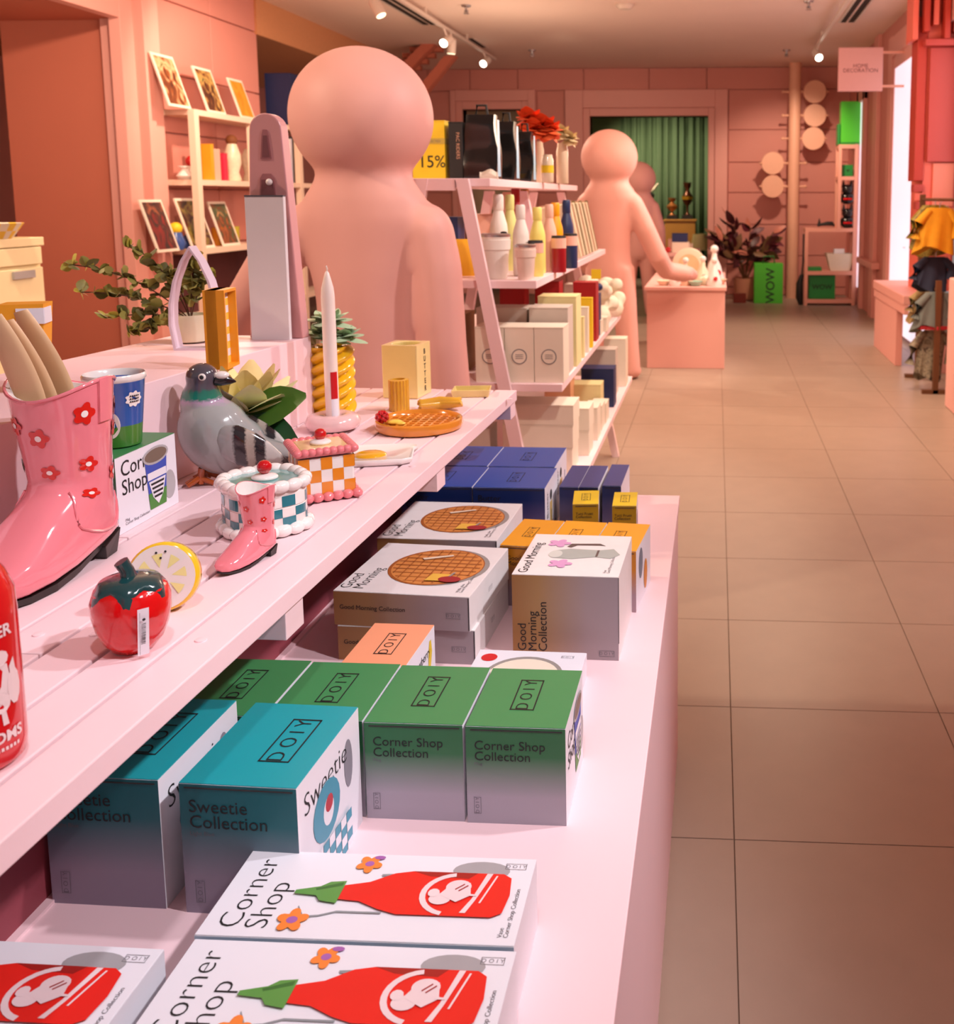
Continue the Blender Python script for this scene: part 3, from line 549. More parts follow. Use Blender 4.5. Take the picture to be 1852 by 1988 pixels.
MB().box(-hw-.002, hw+.002, -hw-.002, hw+.002, hh+.0125, hh+.0195).build('lid', PIC, t, bevel=.003); bx('icing_top', -hw+.006, hw-.006, -hw+.006, hw-.006, hh+.0195, hh+.0235, mat('orange_icing_glaze', '#FBCB8C', .15, .15, 80, coat=.6), t, .002)
bead = MB().ell((0,0,0), (.0075,.0075,.0065), 12, 8).mesh('icing_bead', PIC, 80); beadb = MB().ell((0,0,0), (.0092,.0092,.0075), 12, 8).mesh('icing_bead', PIC, 80)
for q in range(4):
    Mq = Matrix.Rotation(q*math.pi/2, 4, 'Z')
    for k in range(8): obj('icing_bead', bead, t, Mq @ Vector((-hw+k*2*hw/8, -hw, hh+.0205)))
    for k in range(6): obj('icing_bead', beadb, t, Mq @ Vector((-hw-.002+k*2*(hw+.002)/6, -hw-.002, .0075)))
MB().ell((0,0,hh+.026),(.017,.017,.006)).build('cream', CERW, t, smooth=80); MB().ell((0,0,hh+.0385),.0098).build('cherry', CHERRY, t, smooth=80)
c = AZ(482, 1050, TZ)+Vector((0, .055, 0)); t = thing('teal_cake_jar', 'round cake jar with teal checks, white icing and a cherry', 'cake jar', c); rr_ = .057; hh = .062
def soft(q, r): return r*(1+.05*math.cos(4*q))
n = 64; MB().loft([[(soft(q, r)*math.cos(q), soft(q, r)*math.sin(q), z) for q in [2*math.pi*k/n for k in range(n)]] for r, z in ((rr_-.004,.004),(rr_,.008),(rr_,.040),(rr_-.001,.0405),(rr_-.001,.0415),(rr_,.042),(rr_,hh+.006),(rr_-.004,hh+.010))]).build('body', CERW, t, smooth=50)
b = MB(); nc = 18
for i in range(nc):
    for j in range(3):
        if (i+j) % 2 == 0:
            qs = [2*math.pi*(i+k/4)/nc for k in range(5)]; z0, z1 = ((.012,.027),(.027,.040),(.0425,.058))[j]
            b.add([((soft(q, rr_)+.0004)*math.cos(q), (soft(q, rr_)+.0004)*math.sin(q), z) for z in (z0, z1) for q in qs], [(k, k+1, 6+k, 5+k) for k in range(4)])
b.build('check_pattern', CHK['teal'], t)
MB().lathe([(.002, hh+.012), (rr_-.004, hh+.011), (rr_-.004, hh+.006)][::-1], 40).build('icing_top', mat('teal_icing_glaze', '#6FA7A4', .12, .15, 60, coat=.7), t, smooth=40)
wbd = MB().ell((0,0,0), (.0150,.0100,.0090), 14, 8).mesh('icing_bead', CERW, 80)
for k in range(18):
    q = 2*math.pi*k/18; o = obj('icing_bead', wbd, t, (soft(q, rr_-.001)*math.cos(q), soft(q, rr_-.001)*math.sin(q), hh+.010), (0, 0, q+math.pi/2)); o = obj('icing_bead', wbd, t, (soft(q, rr_)*math.cos(q), soft(q, rr_)*math.sin(q), .0085), (0, 0, q+math.pi/2))
MB().ell((.002,0,hh+.014),(.019,.017,.006)).build('cream', CERW, t, smooth=80); MB().ell((.002,0,hh+.029),(.0105,.0105,.010)).build('cherry', CHERRY, t, smooth=80)
MB().ell((rr_+.003,.01,hh+.005),(.004,.004,.004)).build('knob', CHK['teal'], t, smooth=80)

# pasta, butter and breakfast ceramics at the far end
c = AZ(806, 838, TZ)+Vector((0, .03, 0)); t = thing('waffle_plate', 'round orange waffle plate with raspberry and butter', 'plate', c); WAF = mat('waffle_glaze', '#DD8A2B', .15, .08, 40, coat=.7); rr_ = .090
MB().lathe([(.080,0),(.087,.003),(.090,.012),(.088,.021),(.084,.023),(.079,.020),(.076,.013),(.002,.013)], 56).build('plate', WAF, t, smooth=45)
for k in range(-4, 5):
    L_ = math.sqrt(max(.0001, .075**2-(k*.017)**2)); MB().box(-L_, L_, k*.017-.0025, k*.017+.0025, .0128, .0168).build('waffle_ridge', WAF, t, bevel=.0012); MB().box(k*.017-.0025, k*.017+.0025, -L_, L_, .0128, .0166).build('waffle_ridge', WAF, t, bevel=.0012)
b = MB(); [b.ell((-.068+.011*math.cos(k*2.4)*math.sqrt(1-(k/13-1)**2), -.030+.011*math.sin(k*2.4)*math.sqrt(1-(k/13-1)**2), .030+.010*(k/13-1)), .0042, 8, 6) for k in range(27)]; b.build('raspberry', CHERRY, t, smooth=80)
b = MB(); b.ell((-.042,-.03,.020),(.016,.014,.005)); b.ell((-.030,-.034,.018),(.012,.009,.004)); b.build('butter_pat', mat('butter_glaze', '#F4CE52', .2, coat=.5), t, smooth=80)
c = AZ(735, 897, TZ)+Vector((-.01, .02, 0)); t = thing('egg_plate', 'white toast shaped plate with a yellow egg yolk', 'plate', c, R(14))
outl = [(-.07,-.045),(-.05,-.056),(.05,-.056),(.066,-.046),(.066,.030),(.072,.045),(.06,.060),(.03,.064),(-.04,.064),(-.07,.052),(-.076,.03)]
b = MB(); b.loft([[(x*k, y*k, z) for x, y in outl] for k, z in ((.90,0),(.98,.004),(1,.010),(.97,.0125),(.90,.009),(.02,.0085))]); b.build('plate', CERW, t, smooth=50); MB().ell((-.012,.0,.0085),(.030,.028,.007)).build('yolk', mat('yolk_glaze', '#F2AE1B', .1, .04, coat=.8), t, smooth=80)
c = AZ(770, 800, TZ)+Vector((0, .02, 0)); t = thing('rigatoni_holder', 'small yellow ridged rigatoni tube standing by the butter vase', 'ornament', c); n = 72; PAS = mat('pasta_yellow_glaze', '#EDB33A', .25, .05, coat=.4)
rings = [[((.0225 if (k % 4) < 2 else .0205)*math.cos(2*math.pi*k/n), (.0225 if (k % 4) < 2 else .0205)*math.sin(2*math.pi*k/n), z) for k in range(n)] for z in (0, .070)]
rings += [[(.014*math.cos(2*math.pi*k/n), .014*math.sin(2*math.pi*k/n), z) for k in range(n)] for z in (.0715, .04)]
MB().loft(rings).build('tube', PAS, t)
c = AZ(852, 797, TZ)+Vector((0, .01, 0)); t = thing('farfalle_holder', 'small yellow bow tie pasta ornament on the slats', 'ornament', c, R(20)); b = MB(); g = []
for i in range(21):
    x = (i-10)/10*.046; hw_ = .010+.020*abs(i-10)/10; g.append([(x+(.0035*math.sin(v*14) if abs(i-10) == 10 else 0), hw_*v, .014+.014*math.cos(v*math.pi*1.5)*(1-.4*abs(i-10)/10)+.006*abs(v)) for v in [k/8-1 for k in range(17)]])
b.add([p for r_ in g for p in r_], [(17*i+k, 17*i+k+1, 17*i+k+18, 17*i+k+17) for i in range(20) for k in range(16)]); o = b.build('bow', PAS, t, smooth=80); so = o.modifiers.new('thick', 'SOLIDIFY'); so.thickness = .005; so.offset = 0
c = AZ(787, 772, TZ)+Vector((-.004, .03, 0)); t = thing('butter_vase', 'square pale yellow butter vase with round mouth', 'vase', c, R(-5)); BUT = mat('butter_yellow_glaze', '#EFDA92', .2, .04, coat=.5); hw = .044
sq = [(-hw,-hw),(hw,-hw),(hw,hw),(-hw,hw)]; n = 32; b = MB(); H_ = .128
b.add([(x, y, 0) for x, y in sq]+[(x, y, H_) for x, y in sq], [(3,2,1,0),(0,1,5,4),(1,2,6,5),(2,3,7,6),(3,0,4,7)])
ring = []
for k in range(n):
    q = 2*math.pi*k/n+math.pi/4; m_ = max(abs(math.cos(q)), abs(math.sin(q))); ring.append((hw*math.cos(q)/m_, hw*math.sin(q)/m_, H_))
cir = [(.033*math.cos(2*math.pi*k/n+math.pi/4), .033*math.sin(2*math.pi*k/n+math.pi/4), H_) for k in range(n)]; cir2 = [(x, y, .03) for x, y, z in cir]
b.loft([ring, cir, cir2], cap0=False); b.build('body', BUT, t, bevel=.003)
for k, ch in enumerate('BUTTER'): text(ch, .018, INK, t, frameM((hw+.0006, .004, H_-.020-k*.018), (0, 1, 0), (0, 0, 1)), bold=.0004)
c = AZ(912, 770, TZ)+Vector((0, .02, 0)); t = thing('butter_dish', 'rectangular pale yellow butter dish at the far table corner', 'dish', c, R(8))
b = MB(); q = [(-.046,-.032),(.046,-.032),(.046,.032),(-.046,.032)]
b.loft([[(x*k, y*k, z) for x, y in q] for k, z in ((.92,0),(1,.017),(.93,.0175),(.88,.006),(.02,.006))]); b.build('tray', BUT, t, bevel=.0015); text('BUTTER', .013, INK, t, frameM((0, 0, .0066), (1, .0, 0), (0, 1, 0)), bold=.0003)

# ================================================================== things on the riser
RZ_ = 1.18
c = AZ(385, 678, RZ_); t = thing('arch_ornament', 'pale lilac pointed arch ornament on the riser', 'ornament', c, R(6)); LIL = mat('lilac_ceramic', '#E2CFDC', .35, .04, 30, .05, 60)
def gothic(k, top): return [(-.040+k, 0+k), (-.047+k, .05), (-.045+k, .09), (-.035+k, .135), (-.018+k*.8, .175), (0, top), (.018-k*.8, .175), (.035-k, .135), (.045-k, .09), (.047-k, .05), (.040-k, 0+k)]
o_, i_ = gothic(0, .203), gothic(.0045, .196); b = MB(); n = len(o_)
b.add([(x, -.017, z) for x, z in o_]+[(x, -.017, z) for x, z in i_]+[(x, .017, z) for x, z in o_]+[(x, .017, z) for x, z in i_],
      [f for k in range(n) for f in [(k, (k+1) % n, n+(k+1) % n, n+k), (2*n+k, 3*n+k, 3*n+(k+1) % n, 2*n+(k+1) % n), (k, 2*n+k, 2*n+(k+1) % n, (k+1) % n), (n+k, n+(k+1) % n, 3*n+(k+1) % n, 3*n+k)]])
b.build('band', LIL, t, smooth=40)
c = AZ(404, 718, RZ_)+Vector((.01, .03, 0)); t = thing('orange_niche_box', 'tall orange open box lined with yellow gingham behind the pigeon', 'box', c, R(8)); ORA = mat('orange_card', '#F09A1E', .45, .04)
for nm, a_ in (('back', (-.016,.006,-.03,.03,0,.138)), ('wall', (-.012,.020,-.03,-.026,0,.138)), ('wall', (-.012,.020,.026,.03,0,.138)), ('top', (-.012,.020,-.026,.026,.133,.138)), ('bottom', (-.012,.020,-.026,.026,0,.005))): bx(nm, *a_, ORA, t)
b = MB()
for i in range(4):
    for j in range(10): b.mi((i+j) % 2).poly([(.0066, -.026+i*.013, .005+j*.0128), (.0066, -.013+i*.013, .005+j*.0128), (.0066, -.013+i*.013, .0178+j*.0128), (.0066, -.026+i*.013, .0178+j*.0128)])
b.build('gingham_lining', [WHITE, mat('gingham_yellow', '#F7CB4E', .5)], t)
PEGP = mat('dusty_pink_plastic', '#D99C9C', .4, .02); c = AZ(529, 655, RZ_); c = Vector((c.x+.012, 2.020, RZ_)); t = thing('peg_stand', 'tall dusty pink peg shaped stand with two slots', 'stand', c)
ol = [(-.055, 0), (.060, 0), (.034, .435)]+[(.034*math.cos(q), .435+.034*math.sin(q)) for q in [math.pi*k/12 for k in range(1, 12)]]+[(-.034, .435)]
MB().prism(ol, 0, .036).build('body', PEGP, t, bevel=.003)
for z0, z1, w0, w1 in ((.375, .435, .012, .007), (.24, .345, .022, .015)):
    MB().prism([(-w0, z0), (w0, z0), (w1, z1-.01), (w1*.6, z1), (-w1*.6, z1), (-w1, z1-.01)], -.0012, .002).build('slot', mat('plum_slot', '#A96C70', .5), t); MB().prism([(-w0+.004, z0+.004), (w0-.004, z0+.004), (w1-.003, z1-.012), (-w1+.003, z1-.012)], -.0018, .002).build('slot_floor', mat('dark_plum', '#7E4A50', .6), t)
MB().ell((.006, -.005, .328), .007).build('knob', CERW, t, smooth=80)
t = thing('grey_panel', 'plain grey upright board leaning on the pink peg stand', 'board', (c.x, 2.005, RZ_)); MB().box(-.040, .042, -.008, .004, 0, .298).build('board', mat('light_grey_board', '#E4DEE0', .5, .02), t, bevel=.001); bx('top_edge', -.040, .042, -.0085, .0045, .298, .301, mat('grey_edge', '#55525A', .5), t)
c = AZ(62, 758, RZ_); t = thing('orange_card_box', 'orange tapered card box with white price label behind the spoons', 'box', c, R(20)); MB().loft([[(x*k, y*k, z) for x, y in ((-.036,-.028),(.036,-.028),(.036,.028),(-.036,.028))] for k, z in ((.60, 0), (.86, .136))]).build('body', mat('orange_yellow_card', '#F2A51C', .5, .04), t); bx('price_label', -.006, .0310, -.0250, -.0238, .106, .130, WHITE, t); bx('price_label', .0305, .0318, -.024, .012, .106, .130, WHITE, t)
# eucalyptus in a cream pot
c = AZ(384, 664, RZ_)+Vector((-.012, .0, 0)); t = thing('potted_eucalyptus', 'artificial eucalyptus sprays in a small cream pot', 'plant', c)
MB().lathe([(.026,0),(.036,.004),(.040,.05),(.038,.058),(.034,.058),(.033,.04),(.002,.04)], 32).build('pot', mat('cream_pot_glaze', '#E9DDBD', .2, .04, coat=.5), t, smooth=50)
EU = [mat('eucalyptus_leaf', '#9A9348', .55, .25, 40), mat('dark_eucalyptus_leaf', '#6B6A38', .55, .25, 40), mat('lime_eucalyptus_tip', '#BDB448', .55, .2, 40)]
em = [leaf_me('leaf', .021, .0095, m, .15, .2, 4) for m in EU]; BR = mat('brown_twig', '#5A3A2A', .8)
rnd = random.Random(3)
for dx, dy, dz in ((-.23,-.02,.115), (-.21,-.03,.06), (-.12,0,.15), (-.15,-.04,.01), (-.10,-.05,-.02), (.02,.0,.13), (.045,.01,.09), (-.06,.02,.10)):
    pts = [Vector((0, 0, .045)), Vector((dx*.4, dy*.4, .06+dz*.75)), Vector((dx, dy, .045+dz))]; B = [pts[0]*(1-f)**2+pts[1]*2*f*(1-f)+pts[2]*f*f for f in [k/10 for k in range(11)]]
    MB().tube(B, .0013, 5).build('twig', BR, t)
    for k in range(3, 11):
        for s_ in range(5):
            d = (rnd.uniform(-1, 1), rnd.uniform(-1, 1), rnd.uniform(-.4, 1)); put('leaf', em[2 if k > 8 and s_ < 2 else rnd.choice((0, 0, 1))], t, B[k], d, rnd.uniform(0, 6), rnd.uniform(.8, 1.35))

# ================================================================== cartons
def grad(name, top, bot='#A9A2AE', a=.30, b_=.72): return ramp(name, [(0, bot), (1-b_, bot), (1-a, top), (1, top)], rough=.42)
def carton(name, label, cat, group, FL, w_, d_, h_, rz, top, front, side, back=None, z=PZ, slot=True):
    rz = R(rz); ctr = Vector((FL[0], FL[1], z))+Matrix.Rotation(rz, 3, 'Z') @ Vector((w_/2, d_/2, 0))
    t = thing(name, label, cat, ctr, rz, group); x, y = w_/2, d_/2; b = MB()
    b.mi(0).add([(-x,-y,0),(x,-y,0),(x,-y,h_-.0012),(-x,-y,h_-.0012)], [(0,1,2,3)]); b.mi(1).add([(x,-y,0),(x,y,0),(x,y,h_-.0012),(x,-y,h_-.0012)], [(0,1,2,3)])
    b.mi(1).add([(-x,y,0),(-x,-y,0),(-x,-y,h_-.0012),(-x,y,h_-.0012)], [(0,1,2,3)]); b.mi(0).add([(x,y,0),(-x,y,0),(-x,y,h_-.0012),(x,y,h_-.0012)], [(0,1,2,3)]); b.mi(1).add([(-x,-y,0),(-x,y,0),(x,y,0),(x,-y,0)], [(0,1,2,3)])
    b.mi(1).add([(-x,-y,h_-.0012),(x,-y,h_-.0012),(x,y,h_-.0012),(-x,y,h_-.0012)], [(0,1,2,3)])
    b.build('carton_body', [front, side], t)
    MB().box(-x, x, -y+.0004, y, h_-.0010, h_).build('lid', top, t, bevel=.0004, seg=1)
    if slot: MB().box(-x+.006, x-.004, -y-.0006, -y+.0006, h_-.006, h_-.0046).build('lid_seam', mat('carton_seam', '#3A3436', .8), t)
    return t, x, y, h_
def topM(h, cx, cy, rot=0): return Matrix.Translation((cx, cy, h+.0005)) @ Matrix.Rotation(R(rot), 4, 'Z')
def frontM(y, cx, cz, rot=0): return frameM((cx, -y-.0005, cz), (1, 0, 0), (0, 0, 1)) @ Matrix.Rotation(R(rot), 4, 'Z')
def rightM(x, cy, cz, rot=0): return frameM((x+.0005, cy, cz), (0, 1, 0), (0, 0, 1)) @ Matrix.Rotation(R(rot), 4, 'Z')
def logo(t, M, L, m=INK, th=None):
    """the boxed four letter mark printed on every carton"""
    Hh = L*.40; th = th or L*.022; flat([m], frame_layers(0, -L/2, L/2, -Hh/2, Hh/2, th), t, M, 'logo_frame')
    text('D O I Y', L*.30, m, t, M @ Matrix.Translation((0, 0, .0001)), 'logo_lettering', bold=-L*.003)
def mugpic(t, M, s):
    """printed paper-cup mug picture"""
    cols = [mat('mug_blue_ink', '#3E55B8', .5), mat('mug_green_ink', '#4C8B3B', .5), mat('mug_brown_ink', '#7A6A5C', .5), WHITE, INK, mat('mug_grey_ink', '#B5B2B4', .5)]
    L = [(5, circ(.030*s, -.012*s, .014*s, .020*s)), (0, [(-.026*s,.036*s),(.026*s,.036*s),(.019*s,-.032*s),(-.019*s,-.032*s)]), (1, [(-.0215*s,-.012*s),(.0215*s,-.012*s),(.019*s,-.034*s),(-.019*s,-.034*s)]), (5, circ(0, .037*s, .030*s, .012*s)), (2, circ(0, .037*s, .026*s, .009*s)),
         (3, [(-.022*s,.016*s),(.022*s,.016*s),(.022*s,.006*s),(-.022*s,.006*s)]), (3, [(-.02*s,.004*s),(.02*s,.004*s),(.012*s,-.018*s),(0,-.030*s),(-.012*s,-.018*s)])]
    for k in range(4): L.append((4, [(-.016*s+k*.002*s, .001*s-k*.006*s), (.016*s-k*.002*s, .001*s-k*.006*s), (.015*s-k*.002*s, -.002*s-k*.006*s), (-.015*s+k*.002*s, -.002*s-k*.006*s)]))
    flat(cols, L, t, M, 'printed_mug')
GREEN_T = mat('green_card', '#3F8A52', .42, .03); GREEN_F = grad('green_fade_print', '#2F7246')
for k, (X, Y, l) in enumerate(((-.306, 1.131, 'green mug carton at the right end of its row, nearest the plinth edge'), (-.4345, 1.133, 'second green mug carton from the right of its row'), (-.562, 1.136, 'green mug carton behind the teal cartons, third from the right'), (-.690, 1.139, 'green mug carton half hidden under the slatted table'))):
    t, x, y, h = carton('mug_carton', l, 'carton', 'green mug cartons in a row', (X, Y), .1245, .150, .129, -.2, GREEN_T, GREEN_F, WHITE)
    logo(t, topM(h, 0, .004, 90), .078); text('Corner Shop\nCollection', .0168, INK, t, frontM(y, -.052, h-.033), align='LEFT'); text('Mug', .006, GREYINK, t, frontM(y, -.052, h-.050), align='LEFT'); logo(t, frontM(y, -.049, .024, 90), .022, GREYINK)
    if k == 0: text('Corner\nShop', .030, INK, t, rightM(x, -.058, h-.045), align='LEFT'); mugpic(t, rightM(x, .025, .062), 1.15)
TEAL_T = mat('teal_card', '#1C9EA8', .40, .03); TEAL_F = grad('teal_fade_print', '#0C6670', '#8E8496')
for X, Y, l, rz in ((-.574, .960, 'teal cake jar carton standing clear of the table edge', -1.6), (-.730, .966, 'teal cake jar carton pushed half under the slatted table', -1.0)):
    t, x, y, h = carton('cake_carton', l, 'carton', 'teal cake jar cartons', (X, Y), .131, .170, .152, rz, TEAL_T, TEAL_F, WHITE)
    logo(t, topM(h, .018, .005, 90), .090); text('Sweetie\nCollection', .021, INK, t, frontM(y, -.056, h-.036), align='LEFT'); text('Light Blue', .007, GREYINK, t, frontM(y, -.056, h-.058), align='LEFT'); logo(t, frontM(y, -.048, .026, 90), .026, GREYINK)
    text('Sweetie', .037, INK, t, rightM(x, -.012, h-.034), bold=-.0005)
    b_ = [mat('print_teal', '#4E9AB2', .5), WHITE, CHERRY, mat('print_grey', '#8F8C96', .5)]
    L = [(3, circ(.045, .034, .012, .03)), (0, circ(-.018, .015, .036, .034)), (1, circ(-.014, .012, .014, .017)), (2, circ(-.012, .020, .010, .010))]
    for i in range(6):
        for j in range(4): L.append(((0 if (i+j) % 2 else 1), [(-.048+i*.015, -.020-j*.012), (-.033+i*.015, -.020-j*.012), (-.033+i*.015, -.032-j*.012), (-.048+i*.015, -.032-j*.012)]))
    flat(b_, L, t, rightM(x, .004, .066), 'printed_cake')
# hot sauce vase cartons
SR = [mat('sauce_red_ink', '#E8261C', .4), mat('sauce_dark_red_ink', '#A5231E', .4), mat('cap_green_ink', '#5E9A48', .4), mat('cap_dark_green_ink', '#3F7434', .4), mat('print_pink_white', '#F0DADC', .4), mat('flower_orange_ink', '#F58A3C', .4), mat('flower_purple_ink', '#A866B0', .4), mat('shadow_grey_ink', '#A8A5A8', .4), mat('print_stem_grey', '#8F959A', .4)]
def flower(cx, cy, r, a): return [(5, [(cx+r*(.55+.45*abs(math.cos(2.5*(q+a))))*math.cos(q), cy+r*(.55+.45*abs(math.cos(2.5*(q+a))))*math.sin(q)) for q in [2*math.pi*k/40 for k in range(40)]]), (6, circ(cx, cy, r*.35, r*.3, 10))]
for X, Y, l, rz in ((-.494, .836, 'hot sauce vase carton lying behind its twin, next to the teal carton', .4), (-.490, .708, 'hot sauce vase carton lying nearest the camera at the bottom edge', .2), (-.822, .697, 'hot sauce vase carton cut off by the left picture edge', -.6)):
    t, x, y, h = carton('sauce_carton', l, 'carton', 'white hot sauce vase cartons', (X, Y), .308, .123, .077, rz, WHITE, mat('pale_blue_card', '#BFD3E4', .45), WHITE, slot=False)
    L = [(7, circ(.100, .040, .030, .014)), (7, [(.075,.03),(.13,.03),(.118,.046),(.09,.050)])]
    pth = [(-.070,-.020),(-.060,-.034),(-.045,-.032),(-.030,-.026),(.0,-.026),(.015,-.026)]; L += [(8, [(a_[0], a_[1]-.0012), (c_[0], c_[1]-.0012), (c_[0], c_[1]+.0012), (a_[0], a_[1]+.0012)]) for a_, c_ in zip(pth, pth[1:])]
    L += [(8, [(.0,.026),(.02,.028),(.02,.031),(-.002,.029)])]+flower(-.020, .044, .014, .2)+[(6, circ(-.012, .054, .006, .003, 10))]+flower(-.068, -.040, .016, .9)
    L += [(0, [(-.034,.010),(-.010,.016),(.012,.030),(.030,.034),(.125,.034),(.134,.028),(.137,.003),(.134,-.022),(.124,-.028),(.030,-.028),(.010,-.022),(-.012,-.012),(-.034,-.010)]), (1, [(.030,.034),(.098,.034),(.090,.025),(.05,.027)]), (2, [(-.081,.001),(-.058,.007),(-.050,.014),(-.034,.016),(-.034,-.016),(-.052,-.013),(-.058,-.006),(-.081,-.004)]), (3, [(-.062,.004),(-.036,.014),(-.036,.009),(-.060,.001)])]
    for q0, q1, r0, r1 in ((100, 262, .036, .030),): L.append((4, [(.082+r0*math.cos(R(q)), .002+r0*.86*math.sin(R(q))) for q in range(q0, q1, 12)]+[(.082+r1*math.cos(R(q)), .002+r1*.86*math.sin(R(q))) for q in range(q1-6, q0-6, -12)]))
    L += [(4, [(.108,.033),(.114,.033),(.104,-.006),(.098,-.024),(.092,-.024),(.100,-.004)]), (4, [(.118,.030),(.120,.030),(.110,-.010),(.108,-.010)])]
    L += [(4, circ(.083, .012, .013, .010)), (4, circ(.068, -.006, .011, .008)), (4, [(.066,.000),(.085,-.010),(.098,.0),(.094,.018),(.074,.014)]), (4, circ(.060, .002, .006, .006, 10)), (4, [(.094,.002),(.104,.001),(.104,-.001),(.094,-.001)]), (1, [(.080,.008),(.088,.016),(.089,.015),(.081,.007)]), (1, [(.084,.006),(.092,.014),(.093,.013),(.085,.005)])]
    flat(SR, L, t, topM(h, 0, 0), 'printed_bottle')
    text('Corner', .033, INK, t, topM(h, -.127, -.052, 90), align='LEFT', bold=-.0005); text('Shop', .033, INK, t, topM(h, -.100, -.052, 90), align='LEFT', bold=-.0005)
    logo(t, topM(h, .135, .048), .022, GREYINK); text('Vase\nCorner Shop Collection', .0068, GREYINK, t, topM(h, .141, -.052, 90), align='LEFT')
    text('Corner Shop Collection', .012, GREYINK, t, frontM(y, 0, .03))
# breakfast range
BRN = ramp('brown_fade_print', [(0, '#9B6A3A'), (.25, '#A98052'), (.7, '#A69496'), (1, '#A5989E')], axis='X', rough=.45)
def waffle_top(t, h):
    wf = [mat('print_waffle', '#D98B45', .5, .12, 60), mat('print_waffle_dark', '#A55A22', .5), mat('print_butter', '#EDB948', .5), mat('print_berry', '#A3262A', .5), mat('print_rim_grey', '#9A938E', .5), mat('print_shine', '#EBD3B8', .5)]
    L = [(4, circ(.026, .008, .086, n=40)), (1, circ(.018, .008, .085, n=40)), (0, circ(.020, .008, .081, n=40))]
    for k in range(-4, 5):
        l_ = math.sqrt(.078**2-(k*.017)**2)
        L.append((1, [(.020-l_, .008+k*.017-.0012), (.020+l_, .008+k*.017-.0012), (.020+l_, .008+k*.017+.0012), (.020-l_, .008+k*.017+.0012)])); L.append((1, [(.020+k*.017-.0012, .008-l_), (.020+k*.017+.0012, .008-l_), (.020+k*.017+.0012, .008+l_), (.020+k*.017-.0012, .008+l_)]))
    L += [(5, [(-.02,.040),(.03,.062),(.034,.056),(-.014,.032)]), (2, [(.02,-.062),(.055,-.060),(.060,-.030),(.025,-.030)]), (3, circ(.062, -.052, .020, .013)), (4, [(.06,-.04),(.064,-.02),(.060,-.022),(.056,-.04)])]
    flat(wf, L, t, topM(h, 0, 0), 'printed_waffle'); text('Good\nMorning', .028, INK, t, topM(h, -.092, -.104, 90), align='LEFT', bold=-.0003); text('Waffle plate\nGood Morning Collection', .0075, GREYINK, t, topM(h, .095, -.10, 90), align='LEFT')
for X, Y, z, l, rz in ((-.634, 1.553, PZ, 'white waffle plate carton at the bottom of the pair', -1.6), (-.640, 1.556, PZ+.0605, 'white waffle plate carton on top of the pair', -4), (-.655, 1.815, PZ+.0602, 'white waffle plate carton lying behind the stacked pair', -1), (-.655, 1.815, PZ, 'white waffle plate carton at the bottom behind the stacked pair', -1)):
    t, x, y, h = carton('waffle_carton', l, 'carton', 'white waffle plate cartons', (X, Y), .236, .232, .060, rz, mat('warm_white_card', '#EDE6E4', .45), BRN, mat('warm_white_card', '#EDE6E4', .45), z=z, slot=False)
    if z > PZ: waffle_top(t, h)
    text('Good Morning Collection', .011, INK, t, frontM(y, -.108, .032), align='LEFT'); logo(t, frontM(y, .090, .026), .024, GREYINK); bx('corner_seam', x-.002, x-.0008, -y-.0006, -y+.0002, .002, h-.002, INK, t); logo(t, rightM(x, .0, .03), .02, GREYINK)
t, x, y, h = carton('moka_carton', 'tall brown moka pot vase carton standing near the plinth edge', 'carton', None, (-.341, 1.578), .181, .200, .147, -1.5, mat('warm_white_card', '#EDE6E4', .45), BRN, mat('warm_white_card', '#EDE6E4', .45), slot=False)
mk = [mat('moka_grey_ink', '#A9B0AA', .5), mat('moka_dark_ink', '#5B4C4A', .5), mat('lilac_flower_ink', '#D9A0CC', .5), mat('moka_light_ink', '#CFD3CC', .5)]
L = [(1, [(-.022,.052),(.03,.056),(.042,.044),(.03,.046),(-.01,.044),(-.02,.032),(-.028,.036)]), (0, [(-.045,-.020),(-.010,-.024),(.030,-.012),(.058,-.018),(.073,.002),(.058,.030),(.034,.022),(-.02,.026),(-.045,.016)]), (3, circ(-.042, -.002, .012, .018)), (1, [(.030,-.012),(.034,-.010),(.034,.022),(.030,.020)])]
for cx_, cy_ in ((-.045, .052), (-.026, -.048)): L.append((2, [(cx_+.022*(.55+.45*abs(math.cos(2.5*q)))*math.cos(q), cy_+.020*(.55+.45*abs(math.cos(2.5*q)))*math.sin(q)) for q in [2*math.pi*k/40 for k in range(40)]]))
flat(mk, L, t, topM(h, .008, 0), 'printed_moka_pot'); text('Good Morning', .024, INK, t, topM(h, -.074, -.092, 90), align='LEFT'); text('Vase\nGood Morning Collection', .0075, GREYINK, t, topM(h, .068, -.085, 90), align='LEFT')
text('Good\nMorning\nCollection', .021, INK, t, frontM(y, -.056, .012, 90), align='LEFT'); logo(t, frontM(y, .070, .012), .026, GREYINK); bx('corner_seam', x-.0005, x+.0005, -y, -y+.003, .03, h-.002, INK, t)
ORT = mat('amber_card', '#F2A40F', .42, .03); ORF = grad('amber_fade_print', '#C97E12', '#A58A92')
